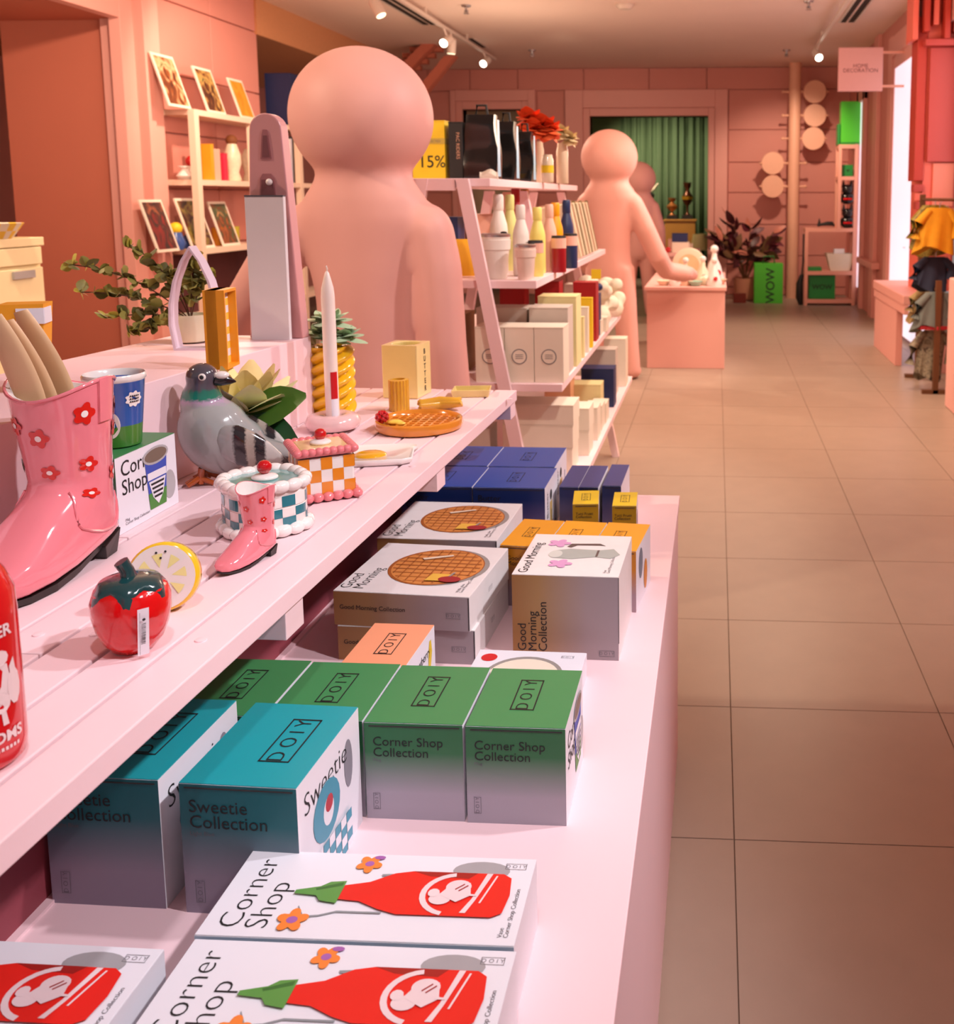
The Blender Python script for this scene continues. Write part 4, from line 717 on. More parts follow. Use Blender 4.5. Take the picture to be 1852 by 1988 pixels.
for k, l in enumerate(('amber carton at the left of the three, beside the waffle cartons', 'amber carton in the middle behind the moka carton', 'amber carton at the right, nearest the plinth edge')):
    t, x, y, h = carton('amber_carton', l, 'carton', 'amber cartons in a row of three', (-.408+.088*k, 1.790-.006*k), .086, .155, .120, -6, ORT, ORF, WHITE); logo(t, topM(h, -.005, .0, 90), .055); text('Good\nMorning', .012, INK, t, frontM(y, -.030, h-.03), align='LEFT')
    if k == 2: flat([mat('print_amber', '#D8872A', .5), mat('print_slate', '#6F7C8C', .5)], [(1, circ(-.03, .02, .02, .03)), (0, circ(.02, -.02, .018, .03))], t, rightM(x, 0, .06), 'printed_picture')
t, x, y, h = carton('peach_carton', 'small peach carton tucked behind the green cartons', 'carton', None, (-.545, 1.337), .097, .142, .100, -1, mat('peach_card', '#FBA57C', .42, .03), grad('peach_fade_print', '#E08A66'), WHITE); logo(t, topM(h, .002, .0, 90), .070); text('Strawberry', .020, INK, t, rightM(x, .0, h-.03)); flat([mat('print_banana', '#E4C52C', .5)], [(0, [(.01,-.02),(.02,-.02),(.03,.01),(.026,.03),(.018,.03),(.012,.01)])], t, rightM(x, .025, h-.045), 'printed_picture')
t, x, y, h = carton('plate_carton', 'flat white carton with a red dot behind the green cartons', 'carton', None, (-.385, 1.372), .176, .146, .041, -1, WHITE, mat('warm_white_card', '#EDE6E4', .45), WHITE, slot=False); flat([mat('print_red_dot', '#D3121A', .5), mat('print_rim_grey', '#9A938E', .5), CREAM], [(0, circ(-.066, .046, .013)), (1, circ(.0, -.01, .062, n=36)), (2, circ(0, -.012, .056, n=36))], t, topM(h, 0, 0), 'printed_plate'); logo(t, topM(h, .06, .055), .02, GREYINK)
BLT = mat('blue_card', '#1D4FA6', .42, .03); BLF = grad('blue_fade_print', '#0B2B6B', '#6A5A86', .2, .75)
for X, Y, d_, l in ((-.537, 2.100, .165, 'front right blue butter carton with its white picture side in view'), (-.7005, 2.102, .165, 'front blue butter carton beside the table batten'), (-.543, 2.272, .185, 'back right blue butter carton'), (-.7065, 2.274, .185, 'back blue butter carton half under the table')):
    t, x, y, h = carton('butter_carton', l, 'carton', 'large blue butter cartons', (X, Y), .161, d_, .138, 0, BLT, BLF, WHITE); logo(t, topM(h, .0, .0, 90), .075); text('Butter\nCollection', .020, INK, t, frontM(y, -.070, h-.034), align='LEFT')
    flat([mat('print_butter_vase', '#D9B56A', .5), INK, mat('print_blue', '#4766A8', .5)], [(0, [(-.03,-.05),(.0,-.05),(.0,.02),(-.03,.02)]), (2, [(.02,-.045),(.05,-.045),(.05,.025),(.045,.025),(.045,-.04),(.02,-.04)]), (1, circ(-.015, .035, .012)), (1, [(-.015,-.03),(-.011,-.03),(-.011,.0),(-.015,.0)])], t, rightM(x, .01, .066), 'printed_vase'); text('Butter', .024, INK, t, rightM(x, -.05, h-.05, 90))
for k, (X, Y, l) in enumerate(((-.360, 2.200, 'slim navy carton touching the blue butter cartons'), (-.314, 2.200, 'slim navy carton in the middle of the three'), (-.262, 2.214, 'slim navy carton at the right with its white side showing'))): t, x, y, h = carton('navy_carton', l, 'carton', 'slim navy cartons', (X, Y), .0445, .185, .112, -1, mat('navy_card', '#22397F', .42, .03), grad('navy_fade_print', '#1A2A62', '#7A6E92', .2, .75), WHITE)
YT = mat('lemon_yellow_card', '#F0CE14', .42, .03)
for X, Y, w2, rz, l in ((-.312, 2.084, .057, 6, 'small yellow carton in front of the navy cartons'), (-.224, 2.078, .053, 3, 'small yellow carton nearest the plinth corner')):
    t, x, y, h = carton('yellow_carton', l, 'carton', 'small yellow fruit cartons', (X, Y), w2, .100, .108, rz, YT, grad('yellow_fade_print', '#B08F10', '#9A7A40'), WHITE); logo(t, topM(h, 0, 0, 90), .050); text('Tutti Frutti\nCollection', .0085, INK, t, frontM(y, -.022, h-.026), align='LEFT'); flat([mat('print_dark_red', '#8C1E24', .5)], [(0, circ(0, 0, .02, .03))], t, rightM(x, .01, .05), 'printed_picture')
# carton and mug on the slatted table
t, x, y, h = carton('mug_carton', 'white sided mug carton standing on the slats beside the big boot', 'carton', None, (-.925, 1.306), .082, .155, .112, 0, GREEN_T, GREEN_F, WHITE, z=TZ); text('Corner\nShop', .032, INK, t, rightM(x, -.066, .077), align='LEFT'); mugpic(t, rightM(x, .022, .050), 1.12); text('Mug\nCorner Shop Collection', .0062, GREYINK, t, rightM(x, -.062, .014), align='LEFT')
c = Vector((-.884, 1.383, TZ+.1125)); t = thing('paper_cup_mug', 'blue and green paper cup style mug on top of its carton', 'mug', c)
MUG = ramp('mug_glaze', [(0, '#3D7F2E'), (.22, '#4C8B35'), (.30, '#4C8B35'), (.31, '#2F62B8'), (.9, '#2F62B8'), (.91, '#EFE8E2'), (1, '#EFE8E2')], rough=.2, coat=.5)
MB().lathe([(.028,0),(.031,.002),(.0405,.098),(.0425,.100),(.043,.105),(.041,.108),(.0385,.105),(.037,.09),(.029,.006),(.002,.006)], 44).build('cup', MUG, t, smooth=45)
def cone(x, z): r = .031+.0097*z/.098+.0006; a_ = R(-38)+x/.037; return (r*math.cos(a_), r*math.sin(a_), z)
b = MB(); b.mi(0); b.add([cone(.012*(1+.12*math.cos(9*q))*math.cos(q)+.012, .072+.011*(1+.12*math.cos(9*q))*math.sin(q)) for q in [2*math.pi*k/44 for k in range(44)]], [tuple(range(44))])
b.add([cone(.0135*math.cos(q)-.022, .036+.020*math.sin(q)*(1 if math.sin(q) > 0 else 1)) for q in [2*math.pi*k/24 for k in range(24)]], [tuple(range(24))]); b.build('speech_cloud', CERW, t)
b = MB()
for x0, z0 in ((.012, .0725), (-.022, .036)):
    for r_ in range(3):
        for k in range(5):
            x = x0-.007+.0029*k; z = z0+.0042-.0042*r_; b.add([tuple(Vector(p)+Vector((p[0], p[1], 0)).normalized()*.0006) for p in (cone(x, z-.0013), cone(x+.0020, z-.0009), cone(x+.0022, z+.0013), cone(x+.0003, z+.0010))], [(0, 1, 2, 3)])
b.build('hand_lettering', INK, t)['kind'] = 'stuff'
MB().tube([(-.034,.02,.085),(-.052,.035,.08),(-.055,.037,.045),(-.034,.022,.03)], .005, 8).build('handle', CERW, t, smooth=60)

# ================================================================== giant pink statues
def statue(name, label, loc, rz, arms, s=1.0):
    b = MB(); b.ell((0, 0, 1.795), (.228, .225, .222), 32, 20)
    sec = [(1.72,.15,.14),(1.64,.148,.135),(1.605,.152,.135),(1.575,.170,.135),(1.54,.198,.14),(1.47,.226,.142),(1.36,.202,.138),(1.22,.172,.138),(1.05,.165,.135),(.90,.18,.14),(.80,.185,.135),(.74,.12,.10)]
    b.loft([[(rx*math.cos(q), ry*math.sin(q), z) for q in [2*math.pi*k/28 for k in range(28)]] for z, rx, ry in sec[::-1]])
    for sg in (-1, 1):
        b.tube([(sg*.095, 0, .92), (sg*.11, 0, .70), (sg*.135, 0, .40), (sg*.16, 0, .12), (sg*.165, 0, .055)], [.108, .105, .092, .085, .082], 20); b.ell((sg*.166, .03, .062), (.085, .115, .062))
    for pts in arms:
        b.ell(pts[0], .085); n = len(pts); b.tube(pts, [.088-.012*k/(n-1) for k in range(n)], 18); b.ell(pts[-1], (.074, .085, .074))
        q = Vector(pts[-1])-Vector(pts[-2]); q.normalize()
        for k, (da, L) in enumerate(((-.045, .085), (-.018, .105), (.012, .105), (.040, .09), (.065, .05))):
            sd = q.cross(Vector((0, 1, 0))).normalized(); p0 = Vector(pts[-1])+sd*da*.8+q*.03; b.tube([p0, p0+q*L], [.022, .017], 8)
    o = b.build(name, STATUE, None, loc, (0, 0, rz)); o.scale = (s, s, s); remesh(o, .016, 8); tag(o, label, 'statue', 'giant smooth pink statues'); return o
c = AY(703, 240, 3.05)
statue('statue', 'nearest giant pink statue with round head, seen from behind', (c.x, 3.05, .001), R(-4), [[(.205, 0, 1.435), (.235, 0, 1.30), (.248, .0, 1.05), (.262, .02, .80)], [(-.205, 0, 1.435), (-.32, .0, 1.33), (-.46, .03, 1.15), (-.62, .08, .92)]], .96)
statue('statue', 'middle pink statue reaching one hand to the pink counter', (-.862, 7.955, 0), R(-6), [[(.185, 0, 1.43), (.285, .03, 1.22), (.375, .10, 1.0), (.42, .24, .88), (.56, .34, .845)], [(-.185, 0, 1.43), (-.28, .05, 1.15), (-.27, .2, .95)]])
statue('statue', 'farthest pink statue, mostly hidden by the middle one', (-.965, 12.2, .0), R(10), [[(.185, 0, 1.43), (.27, .0, 1.15), (.29, .05, .9)], [(-.185, 0, 1.43), (-.29, .05, 1.15), (-.28, .1, .9)]], .95)

# ================================================================== ladder shelf
LZ = [1.542, 1.188, .822, .46]; LX = [(-1.10, -.783), (-1.27, -.627), (-1.36, -.541), (-1.42, -.478)]; LCX = -.945
ls = thing('ladder_shelf', 'long pink A-frame shelf with four tiers of goods', 'shelf', (0, 0, 0))
for z, (x0, x1), in zip(LZ, LX):
    for y0, y1 in ((3.40, 4.47), (4.475, 5.55)): bx('shelf_board', x0, x1, y0, y1, z-.028, z, PINKS, ls, .002)
for y in (4.42, 5.5):
    for sg in (1, -1):
        top, bot = LCX+sg*.075, LCX+sg*.375
        MB().add([(top-.02, y-.02, 1.505), (top+.02, y-.02, 1.505), (top+.02, y+.02, 1.505), (top-.02, y+.02, 1.505), (bot-.02, y-.02, 0), (bot+.02, y-.02, 0), (bot+.02, y+.02, 0), (bot-.02, y+.02, 0)], [(0,1,2,3),(7,6,5,4),(0,4,5,1),(1,5,6,2),(2,6,7,3),(3,7,4,0)]).build('leg', PINKS, ls)
# the near leg in front of the boards
for sg in (1, -1):
    top, bot = LCX+sg*.07, LCX+sg*.29; MB().add([(top-.022, 3.372, 1.54), (top+.022, 3.372, 1.54), (top+.022, 3.397, 1.54), (top-.022, 3.397, 1.54), (bot+sg*.06-.022, 3.372, 0), (bot+sg*.06+.022, 3.372, 0), (bot+sg*.06+.022, 3.397, 0), (bot+sg*.06-.022, 3.397, 0)], [(0,1,2,3),(7,6,5,4),(0,4,5,1),(1,5,6,2),(2,6,7,3),(3,7,4,0)]).build('leg', PINKS, ls)
bx('top_rail', LCX-.17, LCX+.045, 3.374, 3.396, 1.50, 1.5395, PINKS, ls)
def on(px, py, z): return AZ(px, py, z)
def pack(name, label, group, x, y, z, w_, d_, h_, m, rz=0, cat='box', mark=None, band=None):
    """a plain card pack: body, lid edge, printed mark"""
    t = thing(name, label, cat, (x, y, z), R(rz), group); MB().box(-w_/2, w_/2, -d_/2, d_/2, 0, h_-.004).build('body', m, t, bevel=.001, seg=1); MB().box(-w_/2-.0006, w_/2+.0006, -d_/2-.0006, d_/2+.0006, h_-.004, h_).build('lid', m, t)
    if mark:
        s_ = mark; L = [(0, circ(0, 0, s_, n=24)), (1, circ(0, 0, s_*.88, n=24)), (0, [(-s_*.5, s_*.2), (s_*.5, s_*.2), (s_*.5, s_*.28), (-s_*.5, s_*.28)]), (0, [(-s_*.5, -.02*s_), (s_*.5, -.02*s_), (s_*.5, .06*s_), (-s_*.5, .06*s_)]), (0, [(-s_*.5, -.26*s_), (s_*.5, -.26*s_), (s_*.5, -.18*s_), (-s_*.5, -.18*s_)])]
        flat([GREYINK, m], L, t, frameM((0, -d_/2-.001, h_*.47), (1, 0, 0), (0, 0, 1)), 'round_mark')
    if band: bx('band', -w_/2-.0008, w_/2+.0008, -d_/2-.0012, d_/2+.0008, h_*band[0], h_*band[1], band[2], t)
    return t
YC = mat('yellow_card', '#F3CF22', .5, .03); NAVY = mat('dark_navy_card', '#1B2A5C', .5, .03); BGREY = mat('warm_grey_card', '#CFC1B4', .5, .03); DRED = mat('dark_red_card', '#A8141C', .45, .04)
# tier 1
c = AY(838, 342, 3.62); t = pack('sale_sign', 'yellow sale sign box reading 15% beside the big statue head', None, c.x, 3.62, LZ[0], .125, .05, .212, YC, -4, 'sign', band=(.60, .70, mat('dull_yellow_band', '#C9B048', .5))); text('15%', .062, INK, t, frameM((.012, -.0262, .062), (1, 0, 0), (0, 0, 1))); text('SELECTED', .012, GREYINK, t, frameM((.02, -.0266, .137), (1, 0, 0), (0, 0, 1)))
c = AY(893, 345, 3.62); t = pack('black_box', 'narrow black box beside the glossy black bags', None, c.x, 3.62, LZ[0], .05, .10, .205, BLACKM, 0); text('PAC RIDERS', .018, mat('tan_print', '#C9977A', .5), t, frameM((.008, -.0515, .12), (0, 0, -1), (1, 0, 0)))
def bag(px, w_, h_, Y, label, d_=.10, rz=0):
    c = AY(px, 345, Y); t = thing('glossy_bag', label, 'bag', (c.x, Y, LZ[0]), R(rz), 'glossy black bags on the top tier'); n = 9; rings = []
    for j in range(n):
        f = j/(n-1); k = 1-.10*f; dd = d_*(1-.55*f)*(1+.08*math.sin(f*9)); rings.append([(w_/2*k*a_+.004*math.sin(7*f+a_*5), dd/2*b_+.003*math.sin(9*f+b_*3), h_*f) for a_, b_ in ((-1,-1),(-.5,-1.08),(0,-1),(.5,-1.08),(1,-1),(1.02,0),(1,1),(.5,1.06),(0,1),(-.5,1.06),(-1,1),(-1.02,0))])
    MB().loft(rings).build('bag_body', BLACK, t, smooth=50)
    rx = w_/2*1.015; MB().add([(rx+.006, -d_*.46, .01), (rx+.007, -d_*.05, .01), (rx*.93+.007, -d_*.02, h_*.92), (rx*.93+.006, -d_*.22, h_*.92)], [(0,1,2,3)]).build('pale_blue_highlight', mat('pale_blue_glint', '#9CCDE8', .3), t)  # pale quad painted as a highlight on the bag's side
    MB().tube([(-w_*.18, 0, h_), (-w_*.14, 0, h_+.035), (w_*.14, 0, h_+.035), (w_*.18, 0, h_)], .005, 8).build('handle', BLACKM, t, smooth=60)
bag(938, .120, .232, 3.62, 'largest glossy black bag at the front of the top tier', .12); bag(985, .085, .232, 3.95, 'second glossy black bag with a pale blue highlight', .12); bag(1020, .080, .215, 4.30, 'third glossy black bag beside the orange flowers', .12)
t = thing('white_cloth_tag', 'crumpled white paper at the foot of the largest black bag', 'paper', (AY(950, 322, 3.53).x, 3.525, LZ[0])); b = MB(); b.loft([[(x+.004*math.sin(x*90+k), -.010+.016*k, .022+.006*math.cos(x*120)+.008*k+(0 if k else -.008)) for x in [-.032+.008*j for j in range(9)]]+[(x, -.008+.016*k, .0) for x in [.032-.008*j for j in range(9)]] for k in (0, 1)]); b.build('paper', CREAM, t)
VS = mat('ivory_ceramic', '#F1DFC4', .25, .03, coat=.4)
for px, Y, r_, h_, l in ((1048, 4.75, .022, .20, 'slim ivory vase behind the black bags'), (1063, 4.45, .028, .125, 'short ivory jar with a yellow face under the orange flowers'), (1092, 4.9, .030, .20, 'ivory vase carrying white flowers at the end of the top tier')):
    t = thing('ivory_vase', l, 'vase', (AY(px, 350, Y).x, Y, LZ[0]), 0, 'ivory vases on the top tier'); MB().lathe([(r_*.8,0),(r_,.006),(r_,h_*.8),(r_*.8,h_*.92),(r_*.8,h_),(r_*.6,h_),(r_*.6,h_*.8)], 20).build('vase', VS, t, smooth=50)
    if 'face' in l: MB().lathe([(r_*1.02, h_*.35), (r_*1.02, h_*.62)], 20, caps=False).build('yellow_band', YC, t)
    else: MB().lathe([(r_*.84, h_*.90), (r_*.84, h_*.93)], 20).build('ring', VS, t)
def blossoms(name, label, c, m, spots, r_):
    t = thing(name, label, 'flowers', c); MB().tube([(0, 0, -.16), (.0, 0, -.06), (.01, 0, .02)], .004, 6).build('stem', mat('pink_stem', '#D9927C', .6), t); pm_ = leaf_me('petal', r_, r_*.62, m, .5, .3, 5)
    for x, y, z in spots:
        for k in range(16): q = k*2.4; el = -.5+.13*k; put('petal', pm_, t, (x, y, z), (math.cos(q)*math.cos(el), math.sin(q)*math.cos(el), math.sin(el)), R(180), 1.0)
blossoms('orange_flowers', 'bright orange blossoms on the top tier', AY(1040, 245, 4.5), mat('orange_petal', '#FF6B38', .6, .1), ((-.03, 0, .03), (.035, 0, .0), (.06, .0, -.02), (.0, -.02, -.02)), .06)
blossoms('white_flowers', 'cream blossoms at the far end of the top tier', AY(1094, 258, 4.9), mat('cream_petal', '#F6E2B4', .6, .1), ((-.01, 0, .0), (.03, 0, -.03)), .045)
# tier 2: bottles and cups
def bottle(px, py, h_, r_, m, label, cap=None, Y=None, z=LZ[1]):
    c = on(px, py, z); Y = Y or c.y; t = thing('steel_bottle', label, 'bottle', (c.x, Y, z), 0, 'coloured bottles on the second tier')
    MB().lathe([(r_*.9,0),(r_,.006),(r_,h_*.56),(r_*.92,h_*.63),(r_*.62,h_*.75),(r_*.52,h_*.80)], 24).build('bottle_body', m, t, smooth=50); MB().lathe([(r_*.56,h_*.80),(r_*.60,h_*.81),(r_*.60,h_*.97),(r_*.5,h_)], 20).build('cap', cap or m, t, smooth=45)
    return t
BW = mat('white_bottle_coat', '#F2E9DF', .35, .02); BYG = mat('pale_green_bottle_coat', '#DDDB8C', .35, .02); BPK = mat('pink_bottle_coat', '#F0B9A4', .35, .02); BRD = mat('red_bottle_coat', '#A01420', .35, .02); BOR = mat('amber_bottle_coat', '#F0A218', .35, .02); BNV = mat('navy_bottle_coat', '#25345C', .35, .02); BYE = mat('yellow_bottle_coat', '#EFE07A', .35, .02)
bottle(970, 531, .300, .034, BW, 'tall white bottle behind the big white cup'); bottle(992, 525, .300, .030, BYG, 'tall pale green bottle beside the tall white bottle')
bottle(1008, 512, .310, .032, BPK, 'tall pink bottle at the back of the bottle row', Y=4.05); bottle(1027, 505, .335, .032, BRD, 'dark red bottle at the back of the bottle row', Y=4.25); bottle(1042, 500, .355, .032, BOR, 'tall amber bottle at the back of the bottle row', Y=4.45)
bottle(1018, 533, .262, .030, BW, 'short white bottle rising behind the small cup', Y=3.62); bottle(1046, 530, .252, .030, BYE, 'pale yellow bottle beside the short white one', Y=3.74); bottle(1068, 526, .262, .028, BPK, 'pale pink bottle beside the pale yellow one', Y=3.86); bottle(1089, 517, .268, .031, BOR, 'amber bottle nearest the shelf edge', Y=4.0); bottle(1107, 512, .278, .030, BNV, 'navy bottle at the right end of the bottle row', Y=4.2)
def cup(px, py, r_, h_, m, label, lid, Y=None):
    c = on(px, py, LZ[1]); t = thing('travel_cup', label, 'cup', (c.x, Y or c.y, LZ[1]), 0, 'travel cups on the second tier'); MB().lathe([(r_*.72,0),(r_*.76,.004),(r_,h_*.95),(r_*1.02,h_)], 28).build('cup_body', m, t, smooth=45)
    MB().lathe([(r_*1.03,h_),(r_*1.04,h_+.008),(r_*.9,h_+.012)], 28).build('lid', lid, t, smooth=40); MB().lathe([(r_*.93,h_*.68),(r_*1.02,h_*.70),(r_*1.05,h_*.93),(r_*.98,h_*.94)], 28).build('sleeve', m, t, smooth=40); MB().ell((r_*.6, 0, h_+.014), (.012, .008, .005)).build('sip_tab', BLACKM, t, smooth=60)
cup(963, 541, .052, .150, BW, 'big white travel cup at the front of the second tier', STEEL); cup(1021, 543, .036, .115, mat('blush_cup_coat', '#F2DACB', .4), 'small blush travel cup in front of the bottles', STEEL)
for px, Y, m, l, hh in ((1085, 3.80, BRD, 'slim dark red cup with a pink sleeve in front of the amber bottle', .13), (1108, 4.02, BNV, 'slim navy cup with a pink sleeve in front of the navy bottle', .13), (1040, 3.60, BYE, 'slim yellow cup behind the small blush cup', .12)):
    c = on(px, 528, LZ[1]); t = thing('travel_cup', l, 'cup', (AY(px, 500, Y).x, Y, LZ[1]), 0, 'travel cups on the second tier'); MB().lathe([(.026,0),(.028,.004),(.029,hh)], 20).build('cup_body', m, t, smooth=40); MB().lathe([(.0295,hh*.72),(.0300,hh*1.02)], 20, caps=False).build('sleeve', BPK, t); MB().lathe([(.029,hh),(.027,hh+.012)], 20).build('lid', BLACKM, t, smooth=30)
PAGE = mat('cream_pages', '#E6D6B4', .7, .08, 60)
ordn = ('front', 'second', 'third', 'fourth', 'fifth', 'sixth')
for k in range(6):
    Y = 4.55+k*.115; x = LX[1][1]-.10; t = thing('leaning_book', f'{ordn[k]} magazine of the leaning row at the end of the bottle tier', 'book', (x+.055, Y, LZ[1]+.002), 0, 'leaning magazines on the second tier')
    M = Matrix.Rotation(R(12), 4, 'X') @ Matrix.Rotation(R(-10), 4, 'Y'); MB().box(-.10, .05, -.016, .016, .006, .262, M).build('pages', PAGE, t); MB().box(-.103, .053, .017, .021, .002, .268, M).build('cover', (mat('pink_magazine_cover', '#E9B9A0', .4, .2, 20), mat('olive_magazine_cover', '#8A7A4A', .4, .2, 20))[k % 2], t)
c = AY(868, 450, 3.75); pack('navy_canister', 'navy carton behind the shelf leg on the second tier', None, c.x, 3.75, LZ[1], .11, .1, .215, NAVY, 0, mark=.03)
c = AY(902, 530, 3.60); t = thing('yellow_pouch', 'mustard yellow pouch behind the shelf leg', 'pouch', (c.x, 3.62, LZ[1])); b = MB(); b.loft([[(.062*k*math.cos(q), .045*kk*math.sin(q), z) for q in [2*math.pi*j/20 for j in range(20)]] for k, kk, z in ((.9,.8,0),(1.05,1,.02),(1.05,1,.07),(.98,.7,.11),(.95,.25,.135))]); b.build('pouch', mat('mustard_cloth', '#D99B16', .7, .1), t, smooth=60); MB().tube([(-.05, 0, .128), (.05, 0, .128)], .006, 8).build('zip', BOR, t)
c = AY(905, 420, 4.0); pack('pink_pack', 'pale pink pack behind the tall white bottle', None, AY(945, 450, 4.1).x, 4.1, LZ[1], .09, .08, .22, BPK, 0, mark=.02)
# tier 3
for k, l in enumerate(('white carton with round mark, left of three, behind the shelf leg', 'white carton with round mark, middle of three', 'white carton with round mark, right of three at the shelf corner')): pack('marked_carton', l, 'white cartons with a round mark on the third tier', -.803+.106*k, 3.49, LZ[2], .104, .13, .199, CREAM, 0, mark=.0275)
for k, (x, y, w_, h_, l, m) in enumerate(((-.80, 3.68, .19, .245, 'wide grey carton with round mark behind the front three', BGREY), (-.62, 3.66, .145, .25, 'grey carton with round mark behind the right front carton', BGREY), (-.615, 3.83, .15, .275, 'cream carton with yellow top behind the grey one', mat('pale_yellow_card', '#EBDDA0', .5)))): pack('marked_carton', l, 'grey cartons behind the front three', x, y, LZ[2], w_, .13, h_, m, 0, mark=.032)
for k in range(3): pack('yellow_book', ('yellow pack nearest on the third tier edge', 'pale pack between the yellow packs', 'taller yellow pack before the red boxes')[k], 'upright packs on the third tier edge', -.578, 3.99+k*.14, LZ[2], .075, .03, (.17, .195, .22)[k], (mat('pale_yellow_card', '#EBDDA0', .5), CREAM, YC)[k], 0)
for x, y, h_, l, m in ((-.60, 4.50, .27, 'red box with gold ring mark on the third tier', DRED), (-.85, 4.1, .30, 'dark red box at the back of the third tier', DRED), (-.72, 4.2, .30, 'dark red box with faint ring behind the yellow topped carton', DRED), (-.585, 4.66, .20, 'slim navy box after the red box', NAVY), (-.68, 4.75, .24, 'cream box behind the red box', CREAM)): pack('ring_box', l, 'tall boxes on the third tier', x, y, LZ[2], .105 if m != NAVY else .06, .10, h_, m, 0, mark=.03 if m == DRED else None)
for k, (x, y) in enumerate(((-.60, 4.30), (-.585, 4.42))): pack('low_pack', ('low cream pack along the third tier edge', 'second low cream pack along the third tier edge')[k], 'low packs along the third tier', x+.025, y+.40, LZ[2], .05, .10, .07, CREAM)
PLU = mat('cream_plush', '#F3E6CF', .9, .08, 60, .3, 120)
t = thing('plush_heap', 'heap of cream soft toys at the far end of the third tier', 'soft toy', (-.62, 5.25, LZ[2])); b = MB(); rnd = random.Random(5)
for k in range(22): b.ell((rnd.uniform(-.10, .09), rnd.uniform(-.22, .22), .04+rnd.uniform(0, .16)), rnd.uniform(.035, .06), 12, 8)
o = b.build('plush', PLU, t); remesh(o, .012, 3)
MB().ell((.02, -.25, .20), .02).build('nose', NAVY, t, smooth=80); bx('yellow_tag', -.02, .03, -.24, -.235, .24, .29, YC, t)
# tier 4
T4 = [(-.66, 3.62, .262, .16, (.095, .085, .075)), (-.60, 3.86, .20, .14, (.10, .09)), (-.56, 4.10, .13, .12, (.14,))]
n4 = 0
for x, y, w_, d_, hs in T4:
    z = LZ[3]
    for k, h_ in enumerate(hs): pack('white_gift_box', ('lowest white box in the front stack on the bottom tier', 'middle white box in the front stack on the bottom tier', 'top white box in the front stack on the bottom tier', 'lower white box in the second stack on the bottom tier', 'upper white box in the second stack on the bottom tier', 'single white box after the second stack on the bottom tier')[n4], 'white gift boxes on the bottom tier', x+.003*k, y, z, w_, d_, h_, CREAM, 0); z += h_+.0006; n4 += 1
for k, (x, y, w_, h_, m, l) in enumerate(((-.535, 4.28, .075, .11, CREAM, 'small cream box near the bottom tier edge'), (-.53, 4.42, .07, .09, CREAM, 'smaller cream box next along the bottom tier'), (-.62, 4.56, .17, .15, mat('pale_yellow_card', '#EBDDA0', .5), 'pale yellow box midway on the bottom tier'), (-.575, 4.76, .16, .19, NAVY, 'navy box on the bottom tier near the far end'), (-.60, 5.05, .17, .24, BGREY, 'tall grey carton beyond the navy box'), (-.545, 5.30, .12, .26, CREAM, 'tall cream carton at the far end of the bottom tier'), (-.72, 4.45, .12, .20, mat('peach_pack_card', '#EBB083', .5), 'peach carton behind the cream boxes on the bottom tier'), (-.95, 3.62, .22, .16, BGREY, 'grey carton behind the near leg on the bottom tier'))): pack('gift_box', l, 'assorted boxes on the bottom tier', x, y, LZ[3], w_, .12, h_, m)
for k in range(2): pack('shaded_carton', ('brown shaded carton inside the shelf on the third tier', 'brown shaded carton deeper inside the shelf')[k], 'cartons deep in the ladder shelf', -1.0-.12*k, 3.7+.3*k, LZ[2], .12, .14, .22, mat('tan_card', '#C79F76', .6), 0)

# ================================================================== far counter, doorway and back wall
t = thing('pink_counter', 'low pink counter in front of the middle statue', 'counter', (0, 0, 0)); bx('body', -.60, .075, 8.46, 10.15, 0, .68, COUNTERP, t, .004); bx('top_board', -.62, .088, 8.44, 10.18, .68, .712, COUNTERP, t, .004)
CZ = .712
rnd = random.Random(9)
def knick(kind, x, y, s, label, m):
    t = thing(kind, label, 'ornament', (x, y, CZ), rnd.uniform(-.4, .4), 'small ceramics on the pink counter')
    if kind == 'round_clock':
        MB().lathe([(.11*s, -.02), (.12*s, -.015), (.12*s, .015), (.11*s, .02)], 28, M=Matrix.Translation((0, 0, .13*s)) @ Matrix.Rotation(R(90), 4, 'X')).build('case', m, t, smooth=40); MB().lathe([(.075*s, .021), (.075*s, .023)], 24, M=Matrix.Translation((0, 0, .13*s)) @ Matrix.Rotation(R(90), 4, 'X')).build('face', mat('peach_face', '#F2C79A', .5), t); bx('foot', -.05*s, .05*s, -.03, .03, 0, .02, m, t)
    elif kind == 'cake_figure':
        MB().lathe([(.06*s,0),(.065*s,.03*s),(.05*s,.06*s),(.04*s,.10*s),(.02*s,.14*s),(.012*s,.18*s)], 18).build('body', m, t, smooth=60); MB().ell((0, 0, .20*s), .025*s).build('top', CERW, t, smooth=60); MB().ell((.03*s, -.05*s, .06*s), .018*s).build('berry', CHERRY, t, smooth=60)
    elif kind == 'small_bowl':
        MB().lathe([(.03*s,0),(.035*s,.004),(.06*s,.04*s),(.057*s,.042*s),(.03*s,.012)], 20).build('bowl', m, t, smooth=50); MB().lathe([(.032*s, 0), (.032*s, .006)], 20).build('foot_ring', m, t)
    else:
        b = MB(); b.loft([[(.05*s*k*math.cos(q), .035*s*k*math.sin(q), z*s) for q in [2*math.pi*j/16 for j in range(16)]] for k, z in ((.8,0),(1,.02),(.9,.05),(.5,.07),(.2,.078))]); b.build('shell', m, t, smooth=60); MB().ell((.02*s, -.03*s, .05*s), .012*s).build('cherry', CHERRY, t, smooth=60)
GLZ = [VS, CERW, mat('blush_glaze', '#F2C9AE', .2, .03, coat=.4), mat('pale_teal_glaze', '#9CC9B4', .2, .03, coat=.4)]
knick('round_clock', -.25, 8.95, 1.25, 'round cream clock standing on the pink counter', VS); knick('cake_figure', -.02, 8.98, 1.5, 'tiered white cake figure at the counter end', CERW)
